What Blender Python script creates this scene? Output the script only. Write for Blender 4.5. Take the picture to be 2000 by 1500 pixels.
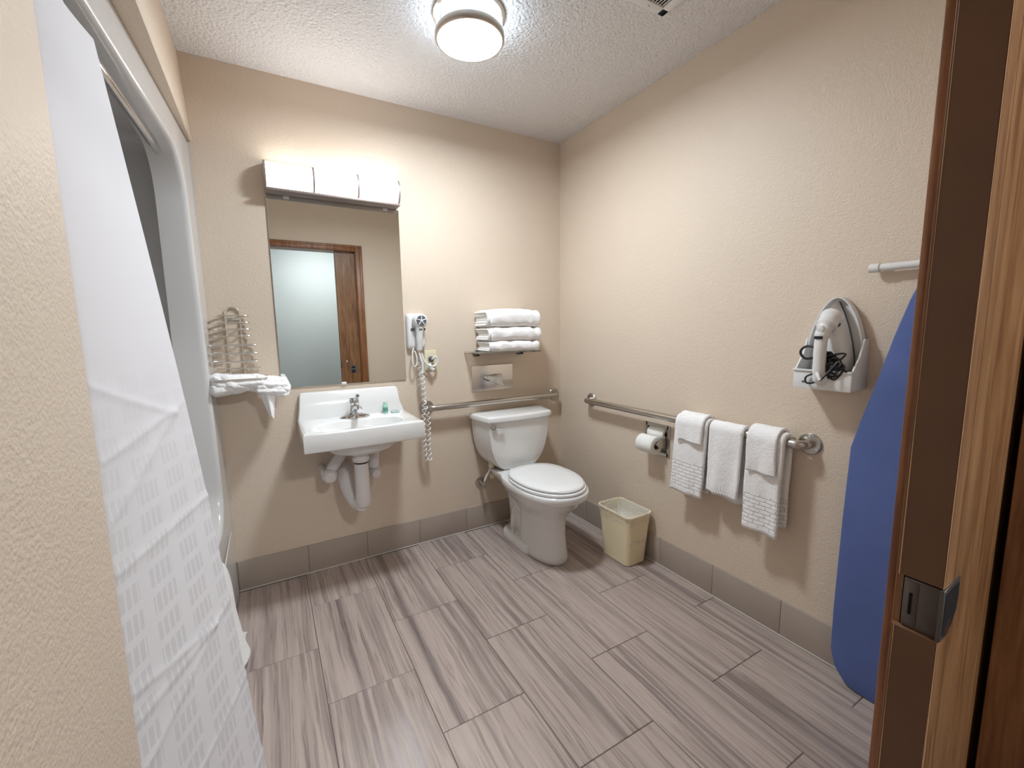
import bpy, bmesh, math, random
from mathutils import Vector, Matrix, noise
random.seed(7)
for o in list(bpy.data.objects): bpy.data.objects.remove(o)
scene = bpy.context.scene
COL = scene.collection
PI = math.pi
H = 2.44                      # ceiling height; x=0 right wall, y=0 sink wall, z=0 floor

# ------------------------------------------------------------------ camera
def cam_setup():
    f_px, yaw, pitch, roll = 837.59, 0.5175, -0.1267, -0.0155
    fw = Vector((math.sin(yaw)*math.cos(pitch), math.cos(yaw)*math.cos(pitch), math.sin(pitch)))
    r = Vector((math.cos(yaw), -math.sin(yaw), 0)); u = r.cross(fw)
    c, s = math.cos(roll), math.sin(roll)
    r2 = c*r + s*u; u2 = -s*r + c*u
    m = Matrix((r2, u2, -fw)).transposed().to_4x4()
    m.translation = (-1.7404, -2.3866, 1.2598)
    cd = bpy.data.cameras.new('camera'); cd.sensor_width = 36; cd.lens = f_px/2000*36
    cd.clip_start = 0.01
    co = bpy.data.objects.new('camera', cd); COL.objects.link(co); co.matrix_world = m
    scene.camera = co
cam_setup()

# ------------------------------------------------------------------ world, exposure
w = bpy.data.worlds.new('world'); scene.world = w; w.use_nodes = True
w.node_tree.nodes['Background'].inputs[0].default_value = (0.55, 0.62, 0.7, 1)
w.node_tree.nodes['Background'].inputs[1].default_value = 0.3
scene.view_settings.view_transform = 'Standard'
scene.view_settings.look = 'None'
scene.view_settings.gamma = 1
scene.view_settings.use_curve_mapping = False
scene.view_settings.exposure = 1.8
LAMP_CEILING = 54.0           # emission strength of the flush ceiling lamp
LAMP_VANITY = 3.2            # of the vanity bar diffusers
LAMP_HALL = 44.0              # of the added hall lamp that stands in for daylight
LAMP_SIDE = 3.0               # of the ceiling lamp's drum side

# ------------------------------------------------------------------ materials
def lin(c):
    return tuple(((v/255)/12.92 if v/255 <= 0.04045 else (((v/255)+0.055)/1.055)**2.4) for v in c) + (1,)
class NT:
    def __init__(s, name):
        s.m = bpy.data.materials.new(name); s.m.use_nodes = True
        s.t = s.m.node_tree; s.b = s.t.nodes['Principled BSDF']
    def n(s, typ, **kw):
        nd = s.t.nodes.new(typ)
        for k, v in kw.items(): setattr(nd, k, v)
        return nd
    def l(s, a, b): s.t.links.new(a, b)
    def math(s, op, a, b=None):
        nd = s.n('ShaderNodeMath', operation=op)
        for i, v in enumerate((a, b)):
            if v is None: continue
            if isinstance(v, (int, float)): nd.inputs[i].default_value = v
            else: s.l(v, nd.inputs[i])
        return nd.outputs[0]
    def coord(s, kind='Object', scale=(1, 1, 1)):
        tc = s.n('ShaderNodeTexCoord'); mp = s.n('ShaderNodeMapping')
        mp.inputs['Scale'].default_value = scale; s.l(tc.outputs[kind], mp.inputs[0])
        return mp.outputs[0]
    def world(s, scale=(1, 1, 1)):
        g = s.n('ShaderNodeNewGeometry'); mp = s.n('ShaderNodeMapping')
        mp.inputs['Scale'].default_value = scale; s.l(g.outputs['Position'], mp.inputs[0])
        return mp.outputs[0]
    def noise(s, vec, scale, detail=3, rough=0.5):
        nd = s.n('ShaderNodeTexNoise'); nd.inputs['Scale'].default_value = scale
        nd.inputs['Detail'].default_value = detail; nd.inputs['Roughness'].default_value = rough
        s.l(vec, nd.inputs['Vector']); return nd.outputs['Fac']
    def ramp(s, fac, stops):
        nd = s.n('ShaderNodeValToRGB'); e = nd.color_ramp.elements
        while len(e) < len(stops): e.new(0.5)
        for i, (p, c) in enumerate(stops): e[i].position = p; e[i].color = c
        s.l(fac, nd.inputs[0]); return nd.outputs[0]
    def bump(s, h, strength, dist=0.001):
        nd = s.n('ShaderNodeBump'); nd.inputs['Strength'].default_value = strength
        nd.inputs['Distance'].default_value = dist; s.l(h, nd.inputs['Height'])
        s.l(nd.outputs[0], s.b.inputs['Normal']); return nd
def mat(name, col, rough=0.5, metal=0.0, nz=None, bump=None, var=0.0, spec=None, coat=0):
    k = NT(name); k.b.inputs['Roughness'].default_value = rough; k.b.inputs['Metallic'].default_value = metal
    k.b.inputs['Base Color'].default_value = lin(col)
    if spec is not None: k.b.inputs['Specular IOR Level'].default_value = spec
    if coat: k.b.inputs['Coat Weight'].default_value = coat; k.b.inputs['Coat Roughness'].default_value = 0.06
    if var:
        c0 = lin([max(0, v*(1-var)) for v in col]); c1 = lin([min(255, v*(1+var)) for v in col])
        f = k.noise(k.coord(), nz or 8)
        k.l(k.ramp(f, [(0.3, c0), (0.7, c1)]), k.b.inputs['Base Color'])
    if bump:
        k.bump(k.noise(k.coord(), bump[0], 3), bump[1], bump[2])
    return k.m
def wall_mat(name, col, scale, strength, dist, rough):
    k = NT(name); v = k.world()
    f = k.noise(v, 1.6, 2)
    k.l(k.ramp(f, [(0.3, lin([c*0.985 for c in col])), (0.7, lin(col))]), k.b.inputs['Base Color'])
    h = k.math('ADD', k.noise(v, scale, 2, 0.45), k.math('MULTIPLY', k.noise(v, scale*0.37, 1), 0.6))
    k.bump(h, strength, dist); k.b.inputs['Roughness'].default_value = rough; k.b.inputs['Specular IOR Level'].default_value = 0.38
    return k.m
M = {}
M['wall'] = wall_mat('beige_orange_peel_paint', (220, 202, 182), 170, 0.55, 0.003, 0.50)
M['hallwall'] = wall_mat('pale_blue_grey_paint', (186, 192, 192), 130, 0.5, 0.002, 0.6)
def ceiling_mat():
    k = NT('popcorn_ceiling'); v = k.world()
    vo = k.n('ShaderNodeTexVoronoi'); vo.inputs['Scale'].default_value = 80; k.l(v, vo.inputs['Vector'])
    nz = k.noise(v, 90, 3, 0.6)
    h = k.math('ADD', k.math('MULTIPLY', k.math('SUBTRACT', 1.0, vo.outputs['Distance']), 0.6), k.math('MULTIPLY', nz, 1.4))
    k.bump(h, 0.9, 0.009); k.b.inputs['Roughness'].default_value = 0.75
    k.b.inputs['Base Color'].default_value = lin((236, 233, 232))
    return k.m
M['ceiling'] = ceiling_mat()
def tile_mat():
    k = NT('striated_porcelain_tile')
    tc = k.n('ShaderNodeTexCoord'); oi = k.n('ShaderNodeObjectInfo')
    off = k.n('ShaderNodeCombineXYZ')
    k.l(k.math('MULTIPLY', oi.outputs['Random'], 13.7), off.inputs[0]); k.l(k.math('MULTIPLY', oi.outputs['Random'], 5.1), off.inputs[1])
    add = k.n('ShaderNodeVectorMath', operation='ADD'); k.l(tc.outputs['Object'], add.inputs[0]); k.l(off.outputs[0], add.inputs[1])
    mp0 = k.n('ShaderNodeMapping'); mp0.inputs['Scale'].default_value = (6, 2.2, 1); k.l(add.outputs[0], mp0.inputs[0])
    wob = k.noise(mp0.outputs[0], 1.0, 4, 0.6)
    sep = k.n('ShaderNodeSeparateXYZ'); k.l(add.outputs[0], sep.inputs[0])
    xw = k.math('ADD', sep.outputs[0], k.math('MULTIPLY', wob, 0.030))
    cmb = k.n('ShaderNodeCombineXYZ'); k.l(xw, cmb.inputs[0]); k.l(k.math('MULTIPLY', sep.outputs[1], 0.025), cmb.inputs[1])
    f1 = k.noise(cmb.outputs[0], 18, 3, 0.55)
    f2 = k.noise(cmb.outputs[0], 60, 3, 0.6)
    base = k.ramp(f1, [(0.30, lin((132, 118, 114))), (0.44, lin((172, 156, 148))), (0.54, lin((188, 172, 162))), (0.62, lin((148, 132, 127))), (0.72, lin((176, 159, 151)))])
    veins = k.ramp(f2, [(0.36, (0.70, 0.68, 0.68, 1)), (0.42, (1, 1, 1, 1)), (0.55, (1, 1, 1, 1)), (0.60, (0.55, 0.51, 0.50, 1)), (0.65, (0.95, 0.94, 0.94, 1))])
    mx = k.n('ShaderNodeMix', data_type='RGBA', blend_type='MULTIPLY'); mx.inputs[0].default_value = 0.75
    k.l(base, mx.inputs[6]); k.l(veins, mx.inputs[7]); k.l(mx.outputs[2], k.b.inputs['Base Color'])
    k.b.inputs['Roughness'].default_value = 0.36
    k.bump(f2, 0.08, 0.001)
    return k.m
M['tile'] = tile_mat()
M['grout'] = mat('taupe_grout', (112, 100, 94), 0.85)
M['caulk'] = mat('white_caulk', (205, 198, 190), 0.6)
M['basetile'] = mat('grey_taupe_base_tile', (172, 158, 146), 0.4, var=0.02, nz=4)
M['porcelain'] = mat('glazed_white_porcelain', (232, 230, 227), 0.12, coat=0.6)
M['plastic'] = mat('white_plastic', (228, 226, 224), 0.32)
M['seatplastic'] = mat('white_seat_plastic', (238, 237, 235), 0.22)
M['ivory'] = mat('ivory_plastic', (222, 212, 180), 0.4)
M['fiberglass'] = mat('white_fibreglass_gelcoat', (214, 211, 208), 0.2, coat=0.4)
M['chrome'] = mat('polished_chrome', (216, 216, 218), 0.08, 1.0)
M['steel'] = mat('satin_stainless_steel', (190, 184, 176), 0.28, 1.0)
M['rackchrome'] = mat('bright_satin_chrome', (226, 220, 210), 0.22, 0.85)
M['nickel'] = mat('brushed_nickel', (190, 182, 172), 0.3, 0.9)
M['taupemetal'] = mat('taupe_lamp_housing', (150, 135, 128), 0.45, 0.3)
M['black'] = mat('black_rubber', (22, 22, 24), 0.5)
M['blackmetal'] = mat('blackened_bronze_metal', (104, 97, 94), 0.36, 0.6)
M['dark'] = mat('dark_void', (16, 12, 10), 0.9)
M['greydark'] = mat('dark_grey_plastic', (92, 96, 100), 0.4)
M['bin'] = mat('cream_plastic', (246, 231, 194), 0.45)
def liner_mat(name='clear_plastic_liner', al=0.30):
    k = NT(name); k.b.inputs['Base Color'].default_value = lin((246, 240, 228)); k.b.inputs['Roughness'].default_value = 0.18
    k.b.inputs['Alpha'].default_value = al
    k.bump(k.noise(k.coord(), 45, 3), 0.8, 0.006); return k.m
M['liner'] = liner_mat()
M['linerin'] = liner_mat('crumpled_liner', 0.75)
M['insul'] = mat('white_vinyl_pipe_cover', (222, 214, 212), 0.45)
M['tissue'] = mat('white_tissue_paper', (240, 238, 232), 0.9)
M['green'] = mat('pale_green_plastic', (170, 214, 196), 0.25)
M['greendark'] = mat('teal_green_print', (96, 150, 138), 0.4)
M['glassshelf'] = None
def glass_mat():
    k = NT('clear_acrylic'); k.b.inputs['Base Color'].default_value = lin((236, 232, 222)); k.b.inputs['Roughness'].default_value = 0.05
    k.b.inputs['Transmission Weight'].default_value = 0.9; k.b.inputs['IOR'].default_value = 1.2
    return k.m
M['glassshelf'] = glass_mat()
def mirror_mat():
    k = NT('silvered_mirror'); k.b.inputs['Base Color'].default_value = (0.84, 0.86, 0.84, 1); k.b.inputs['Metallic'].default_value = 1; k.b.inputs['Roughness'].default_value = 0.005
    return k.m
M['mirror'] = mirror_mat()
def wood_mat(name, c0, c1, c2, rough=0.38, sc=1.0):
    k = NT(name); v = k.world((14*sc, 14*sc, 1.1*sc))
    d = k.noise(v, 1.4, 3)
    sp = k.n('ShaderNodeVectorMath', operation='ADD'); cm = k.n('ShaderNodeCombineXYZ')
    k.l(k.math('MULTIPLY', d, 1.6), cm.inputs[0]); k.l(v, sp.inputs[0]); k.l(cm.outputs[0], sp.inputs[1])
    f = k.noise(sp.outputs[0], 3.2, 5, 0.62)
    g = k.noise(k.world((160, 160, 6)), 1, 2)
    col = k.ramp(f, [(0.34, lin(c0)), (0.5, lin(c1)), (0.68, lin(c2))])
    pores = k.ramp(g, [(0.36, (0.72, 0.68, 0.64, 1)), (0.48, (1, 1, 1, 1))])
    mx = k.n('ShaderNodeMix', data_type='RGBA', blend_type='MULTIPLY'); mx.inputs[0].default_value = 0.6
    k.l(col, mx.inputs[6]); k.l(pores, mx.inputs[7]); k.l(mx.outputs[2], k.b.inputs['Base Color'])
    k.b.inputs['Roughness'].default_value = rough; k.bump(g, 0.15, 0.0006)
    return k.m
M['oak'] = wood_mat('stained_oak_veneer', (108, 70, 42), (140, 98, 64), (158, 116, 80))
M['casing'] = wood_mat('stained_oak_casing', (112, 68, 38), (142, 92, 56), (158, 108, 70))
M['dooredge'] = mat('dark_brown_painted_edge', (112, 76, 52), 0.5, var=0.05, nz=9)
M['worn'] = mat('worn_bare_wood', (214, 170, 128), 0.7)
def towel_mat(name, band=None):
    k = NT(name); k.b.inputs['Base Color'].default_value = lin((250, 247, 245)); k.b.inputs['Roughness'].default_value = 0.95
    k.b.inputs['Specular IOR Level'].default_value = 0.15
    k.b.inputs['Sheen Weight'].default_value = 0.25
    v = k.coord(); h = k.math('ADD', k.noise(v, 260, 2), k.math('MULTIPLY', k.noise(v, 60, 2), 0.8))
    if band:
        z0, z1, kind = band
        sep = k.n('ShaderNodeSeparateXYZ'); k.l(v, sep.inputs[0])
        msk = k.math('MULTIPLY', k.math('GREATER_THAN', sep.outputs[2], z0), k.math('LESS_THAN', sep.outputs[2], z1))
        cm = k.n('ShaderNodeCombineXYZ'); k.l(sep.outputs[1], cm.inputs[0]); k.l(sep.outputs[2], cm.inputs[1])
        br = k.n('ShaderNodeTexBrick'); k.l(cm.outputs[0], br.inputs['Vector'])
        br.inputs['Scale'].default_value = 1.0; br.inputs['Mortar Size'].default_value = 0.0032 if kind == 'brick' else 0.0018
        br.inputs['Mortar Smooth'].default_value = 0.6
        br.inputs['Brick Width'].default_value = 0.042 if kind == 'brick' else 0.012
        br.inputs['Row Height'].default_value = 0.0165 if kind == 'brick' else 0.05
        hb = k.math('SUBTRACT', 1.0, br.outputs['Fac'])
        a = k.math('MULTIPLY', k.math('MULTIPLY', hb, msk), 3.2)
        h = k.math('ADD', k.math('MULTIPLY', h, k.math('SUBTRACT', 1.0, k.math('MULTIPLY', msk, 0.6))), a)
    k.bump(h, 0.75, 0.0035)
    return k.m
M['towel'] = towel_mat('white_terry')
M['towelbrick'] = towel_mat('white_terry_with_basket_weave_band', (0.022, 0.16, 'brick'))
M['towelrib'] = towel_mat('white_terry_with_ribbed_band', (0.03, 0.075, 'rib'))
def curtain_mat():
    k = NT('white_curtain_fabric')
    uv = k.n('ShaderNodeUVMap'); sep = k.n('ShaderNodeSeparateXYZ'); k.l(uv.outputs[0], sep.inputs[0])
    u, v = sep.outputs[0], sep.outputs[1]
    row = k.math('FLOOR', k.math('DIVIDE', v, 0.054))
    sh = k.math('MULTIPLY', k.math('MODULO', row, 2.0), 0.012)
    us = k.math('ADD', u, sh)
    bar = k.math('GREATER_THAN', k.math('FRACT', k.math('DIVIDE', us, 0.0215)), 0.28)
    grp = k.math('LESS_THAN', k.math('FRACT', k.math('DIVIDE', u, 0.128)), 0.68)
    rv = k.math('GREATER_THAN', k.math('FRACT', k.math('DIVIDE', v, 0.054)), 0.30)
    low = k.n('ShaderNodeMapRange'); low.inputs[1].default_value = 1.25; low.inputs[2].default_value = 0.75; k.l(v, low.inputs[0])
    msk = k.math('MULTIPLY', k.math('MULTIPLY', k.math('MULTIPLY', bar, grp), rv), low.outputs[0])
    col = k.ramp(msk, [(0.0, lin((238, 235, 237))), (1.0, lin((226, 223, 225)))])
    tl = k.n('ShaderNodeBsdfTranslucent'); df = k.n('ShaderNodeBsdfDiffuse')
    k.l(col, tl.inputs[0]); k.l(col, df.inputs[0])
    mxs = k.n('ShaderNodeMixShader'); mxs.inputs[0].default_value = 0.15
    k.l(df.outputs[0], mxs.inputs[1]); k.l(tl.outputs[0], mxs.inputs[2])
    bp = k.n('ShaderNodeBump'); bp.inputs['Strength'].default_value = 0.2; bp.inputs['Distance'].default_value = 0.001
    k.l(k.noise(uv.outputs[0], 900, 1), bp.inputs['Height']); k.l(bp.outputs[0], df.inputs['Normal'])
    out = k.t.nodes['Material Output']; k.l(mxs.outputs[0], out.inputs[0]); k.t.nodes.remove(k.b)
    return k.m
M['curtain'] = curtain_mat()
M['blue'] = mat('blue_cotton_cover', (92, 108, 160), 0.9, bump=(220, 0.25, 0.0008), var=0.03, nz=5, spec=0.2)
M['carpet'] = mat('brown_carpet', (96, 84, 74), 0.95, bump=(400, 0.6, 0.004), var=0.12, nz=60)
def emit(name, col, strength):
    k = NT(name); k.b.inputs['Base Color'].default_value = (0.9, 0.9, 0.9, 1)
    k.b.inputs['Emission Color'].default_value = col; k.b.inputs['Emission Strength'].default_value = strength
    return k.m
M['lampc'] = emit('lit_ceiling_diffuser', (0.85, 0.95, 1.04, 1), LAMP_CEILING)
M['lampcs'] = emit('lit_drum_side', (0.72, 0.90, 1.08, 1), LAMP_SIDE)
M['lampv'] = emit('lit_vanity_diffuser', (1.0, 0.97, 0.93, 1), LAMP_VANITY)
M['lamph'] = emit('daylight_standin_diffuser', (0.94, 0.98, 1.0, 1), LAMP_HALL)

# ------------------------------------------------------------------ mesh helpers (world coordinates)
class MB:
    def __init__(s): s.v = []; s.f = []; s.uv = {}
    def add(s, vs, fs):
        b = len(s.v); s.v += [tuple(p) for p in vs]; s.f += [tuple(i+b for i in f) for f in fs]; return s
    def bm(s, bm):
        bm.verts.ensure_lookup_table(); bm.verts.index_update()
        s.add([v.co[:] for v in bm.verts], [[v.index for v in f.verts] for f in bm.faces]); bm.free(); return s
    def box(s, x0, x1, y0, y1, z0, z1, bev=0.0, seg=2):
        x0, x1 = sorted((x0, x1)); y0, y1 = sorted((y0, y1)); z0, z1 = sorted((z0, z1))
        b = bmesh.new(); bmesh.ops.create_cube(b, size=1)
        for v in b.verts:
            v.co = ((x0+x1)/2+v.co.x*(x1-x0), (y0+y1)/2+v.co.y*(y1-y0), (z0+z1)/2+v.co.z*(z1-z0))
        if bev: bmesh.ops.bevel(b, geom=b.edges[:], offset=bev, segments=seg, affect='EDGES', profile=0.5)
        return s.bm(b)
    def rings(s, rings, cap0=True, cap1=True, closed=False):
        n = len(rings[0]); vs = [p for r in rings for p in r]; fs = []
        R = len(rings)
        for i in range(R if closed else R-1):
            a = i*n; b = ((i+1) % R)*n
            for j in range(n):
                k = (j+1) % n; fs.append((a+j, a+k, b+k, b+j))
        if not closed:
            if cap0: fs.append(tuple(range(n))[::-1])
            if cap1: fs.append(tuple((R-1)*n+j for j in range(n)))
        return s.add(vs, fs)
    def tube(s, path, r, n=12, closed=False, caps=True):
        P = [Vector(p) for p in path]; R = r if isinstance(r, (list, tuple)) else [r]*len(P)
        m = len(P); T = []
        for i in range(m):
            a = P[i-1] if (i > 0 or closed) else P[i]; b = P[(i+1) % m] if (i < m-1 or closed) else P[i]
            T.append((b-a).normalized())
        ref = Vector((0, 0, 1)) if abs(T[0].z) < 0.9 else Vector((1, 0, 0))
        nrm = (ref - T[0]*ref.dot(T[0])).normalized(); out = []
        for i in range(m):
            nrm = (nrm - T[i]*nrm.dot(T[i]))
            nrm = nrm.normalized() if nrm.length > 1e-6 else T[i].orthogonal().normalized()
            bn = T[i].cross(nrm)
            out.append([P[i] + R[i]*(math.cos(2*PI*j/n)*nrm + math.sin(2*PI*j/n)*bn) for j in range(n)])
        return s.rings(out, caps, caps, closed)
    def lathe(s, prof, c, axis='z', n=32, caps=True):
        out = []
        for (r, h) in prof:
            ring = []
            for j in range(n):
                a = 2*PI*j/n; p, q = r*math.cos(a), r*math.sin(a)
                ring.append({'z': (c[0]+p, c[1]+q, c[2]+h), 'y': (c[0]+p, c[1]+h, c[2]+q), 'x': (c[0]+h, c[1]+p, c[2]+q)}[axis])
            out.append(ring)
        return s.rings(out, caps, caps)
    def prism(s, poly, axis, a, b):
        def P(u, v, h): return {'x': (h, u, v), 'y': (u, h, v), 'z': (u, v, h)}[axis]
        return s.rings([[P(u, v, a) for u, v in poly], [P(u, v, b) for u, v in poly]])
    def grid(s, fn, nu, nv, uvfn=None):
        base = len(s.v)
        s.add([fn(i/nu, j/nv) for i in range(nu+1) for j in range(nv+1)],
              [(i*(nv+1)+j, (i+1)*(nv+1)+j, (i+1)*(nv+1)+j+1, i*(nv+1)+j+1) for i in range(nu) for j in range(nv)])
        if uvfn:
            for i in range(nu+1):
                for j in range(nv+1): s.uv[base+i*(nv+1)+j] = uvfn(i/nu, j/nv)
        return s
    def bevel(s, off, seg=2, ang=0.6):
        b = bmesh.new(); vs = [b.verts.new(p) for p in s.v]
        for f in s.f:
            try: b.faces.new([vs[i] for i in f])
            except ValueError: pass
        bmesh.ops.recalc_face_normals(b, faces=b.faces[:])
        ed = [e for e in b.edges if len(e.link_faces) == 2 and e.calc_face_angle(0) > ang]
        bmesh.ops.bevel(b, geom=ed, offset=off, segments=seg, affect='EDGES', profile=0.5, clamp_overlap=True)
        s.v = []; s.f = []; return s.bm(b)
    def build(s, name, m, parent=None, smooth=True, ang=40, origin=None):
        if parent is not None: org = root_loc(parent)
        else:
            xs, ys, zs = zip(*s.v)
            org = Vector(origin) if origin else Vector(((min(xs)+max(xs))/2, (min(ys)+max(ys))/2, min(zs)))
        me = bpy.data.meshes.new(name)
        me.from_pydata([(p[0]-org.x, p[1]-org.y, p[2]-org.z) for p in s.v], [], s.f)
        b = bmesh.new(); b.from_mesh(me)
        bmesh.ops.recalc_face_normals(b, faces=b.faces[:]); b.to_mesh(me); b.free()
        if s.uv:
            ul = me.uv_layers.new(name='UVMap')
            for lp in me.loops: ul.data[lp.index].uv = s.uv.get(lp.vertex_index, (0, 0))
        if smooth:
            me.polygons.foreach_set('use_smooth', [True]*len(me.polygons)); me.set_sharp_from_angle(angle=math.radians(ang))
        me.materials.append(m if not isinstance(m, str) else M[m])
        o = bpy.data.objects.new(name, me); COL.objects.link(o)
        if parent is not None: o.parent = parent
        else: o.location = org
        return o
def root_loc(o):
    p = Vector(o.location); q = o.parent
    while q is not None: p += Vector(q.location); q = q.parent
    return p
def empty(name, loc):
    o = bpy.data.objects.new(name, None); o.empty_display_size = 0.05; COL.objects.link(o); o.location = loc; return o
def tag(o, label=None, cat=None, group=None, kind=None):
    if label: o['label'] = label
    if cat: o['category'] = cat
    if group: o['group'] = group
    if kind: o['kind'] = kind
    return o
def struct(o, label=None): return tag(o, label, None, None, 'structure')
def thing(name, loc, label, cat, group=None): return tag(empty(name, loc), label, cat, group)
def B(*a, **k): return MB().box(*a, **k)
def rrect(u0, u1, v0, v1, r, n=6):
    pts = []
    for cx, cy, a0 in ((u1-r, v1-r, 0), (u0+r, v1-r, PI/2), (u0+r, v0+r, PI), (u1-r, v0+r, 1.5*PI)):
        for i in range(n+1):
            a = a0+PI/2*i/n; pts.append((cx+r*math.cos(a), cy+r*math.sin(a)))
    return pts
def smoothpath(pts, n=8):
    P = [Vector(p) for p in pts]; out = []
    for i in range(len(P)-1):
        a = P[max(i-1, 0)]; b = P[i]; c = P[i+1]; d = P[min(i+2, len(P)-1)]
        for j in range(n):
            t = j/n
            out.append(0.5*((2*b)+(c-a)*t+(2*a-5*b+4*c-d)*t*t+(3*b-a-3*c+d)*t**3))
    out.append(P[-1]); return out
def nz(x, y, z, s=1.0): return noise.noise(Vector((x*s, y*s, z*s)))

# ================================================================== THE SETTING
XL = -1.975          # left wall plane
YD = -2.139           # bathroom face of the door wall
# ---- floor: grout bed and tiles laid half-bond, long side towards the sink wall
floor = struct(B(-2.0, 0.0, -2.21, 0.0, -0.05, -0.0022).build('floor', 'grout', smooth=False), 'floor of striated grey brown porcelain tiles laid in half bond')
def tile_at(x0, x1, y0, y1):
    b = MB()
    e = 0.0013; t = 0.0014
    lo = [(x0, y0, -0.0025), (x1, y0, -0.0025), (x1, y1, -0.0025), (x0, y1, -0.0025)]
    mi = [(x0, y0, -t), (x1, y0, -t), (x1, y1, -t), (x0, y1, -t)]
    hi = [(x0+e, y0+e, 0), (x1-e, y0+e, 0), (x1-e, y1-e, 0), (x0+e, y1-e, 0)]
    b.rings([lo, mi, hi], True, True)
    return b.build('floor_tile', 'tile', floor, smooth=False)
xj = [-0.145-0.301*k for k in range(7)]
cols = [(xj[0], 0.0)] + [(xj[k+1], xj[k]) for k in range(6)]
g = 0.0014
for ci, (xa, xb) in enumerate(cols):
    off = -0.62 if ci % 2 == 0 else -0.925
    ys = sorted([off+0.605*k for k in range(-5, 4)])
    for a, b_ in zip(ys[:-1], ys[1:]):
        y0, y1 = max(a, -2.21), min(b_, 0.0)
        if y1-y0 < 0.02: continue
        x0, x1 = max(xa, -1.99), min(xb, 0)
        t = tile_at(x0+g, x1-g, y0+g, y1-g)
# per-tile origins differ so the veining of each tile starts elsewhere
# ---- ceiling
struct(B(-2.8, 0.1, -2.29, 0.1, H, H+0.08).build('ceiling', 'ceiling', smooth=False), 'white popcorn textured ceiling')
# ---- walls
struct(B(-2.8, 0.1, 0, 0.1, 0, H).build('wall_back', 'wall', smooth=False), 'beige orange peel textured wall behind the sink and toilet')
TPY0, TPY1, TPZ0, TPZ1 = -0.932, -0.782, 0.606, 0.752       # hole for the recessed paper holder
wr = MB()
wr.box(0, 0.1, -2.29, TPY0, 0, H).box(0, 0.1, TPY1, 0.1, 0, H).box(0, 0.1, TPY0, TPY1, 0, TPZ0).box(0, 0.1, TPY0, TPY1, TPZ1, H)
struct(wr.build('wall_right', 'wall', smooth=False), 'beige orange peel textured wall with the side grab bar')
wl = MB()
wl.box(XL-0.125, XL, YD-0.02, -1.52, 0, H, bev=0.006, seg=3)
hb = -1.953
wl.rings([[(XL-0.12, -1.53, H), (XL, -1.53, H), (hb, -1.53, 2.09), (hb-0.004, -1.53, 2.084), (XL-0.12, -1.53, 2.084)],
          [(XL-0.12, 0, H), (XL, 0, H), (hb, 0, 2.09), (hb-0.004, 0, 2.084), (XL-0.12, 0, 2.084)]])
struct(wl.build('wall_left', 'wall', smooth=True, ang=30), 'beige textured wall beside the shower curtain with the header over the tub')
# alcove outer shell so that no outside light leaks in
sh = MB().box(-2.9, -2.8, -1.75, 0.1, 0, H).box(-2.8, XL-0.125, -1.75, -1.65, 0, H)
struct(sh.build('wall_alcove', 'wall', smooth=False))
# ---- door wall with opening, pocket slot on the right half
OX0, OX1, OZ = -1.875, -0.92, 2.035
YH = -2.30
dw = MB()
dw.box(OX1+0.012, 0.1, YD-0.046, YD, 0, H)             # bathroom-side skin of the pocket
dw.box(OX1+0.012, 0.1, YH, -2.255, 0, H)               # hall-side skin
dw.box(XL-0.125, OX0-0.012, YH, YD, 0, H)
dw.box(OX0-0.012, OX1+0.012, YH, YD, OZ+0.012, H)
struct(dw.build('wall_front', 'wall', smooth=False), 'beige wall around the pocket door opening')
# jambs + casing
tr = empty('trim_1', (OX1, YD, 0)); struct(tr, 'stained oak casing and split jambs around the doorway')
def casing_strip(name, a): return a.build(name, 'casing', tr)
for (ya, yb) in ((YD-0.046, YD), (YH, -2.2445)):
    casing_strip('jamb', B(OX1, OX1+0.0118, ya, yb, 0, OZ, bev=0.001, seg=1))
casing_strip('jamb', B(OX0-0.0118, OX0, YH, YD, 0, OZ, bev=0.001, seg=1))
casing_strip('head_jamb', B(OX0, OX1, YH, YD-0.046 if False else YD, OZ, OZ+0.0118, bev=0.001, seg=1))
def casing(ys, yo):
    d = 0.017 if yo > ys else -0.017
    cw = 0.058
    def cas(x0, x1, z0, z1):
        b = B(x0, x1, ys, ys+d*0.72, z0, z1, bev=0.002, seg=2); return b
    a = cas(OX1+0.006, OX1+0.006+cw, 0, OZ+cw); a.box(OX1+0.006+0.036, OX1+0.006+cw, ys, ys+d, 0, OZ+cw, bev=0.003); casing_strip('side_casing', a)
    a = cas(OX0-0.006-cw, OX0-0.006, 0, OZ+cw); a.box(OX0-0.006-cw, OX0-0.006-0.036, ys, ys+d, 0, OZ+cw, bev=0.003); casing_strip('side_casing', a)
    a = cas(OX0-0.006, OX1+0.006, OZ+0.002, OZ+cw); a.box(OX0-0.006, OX1+0.006, ys, ys+d, OZ+0.036, OZ+cw, bev=0.003); casing_strip('head_casing', a)
casing(YD, YD+1); casing(YH, YH-1)
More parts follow.
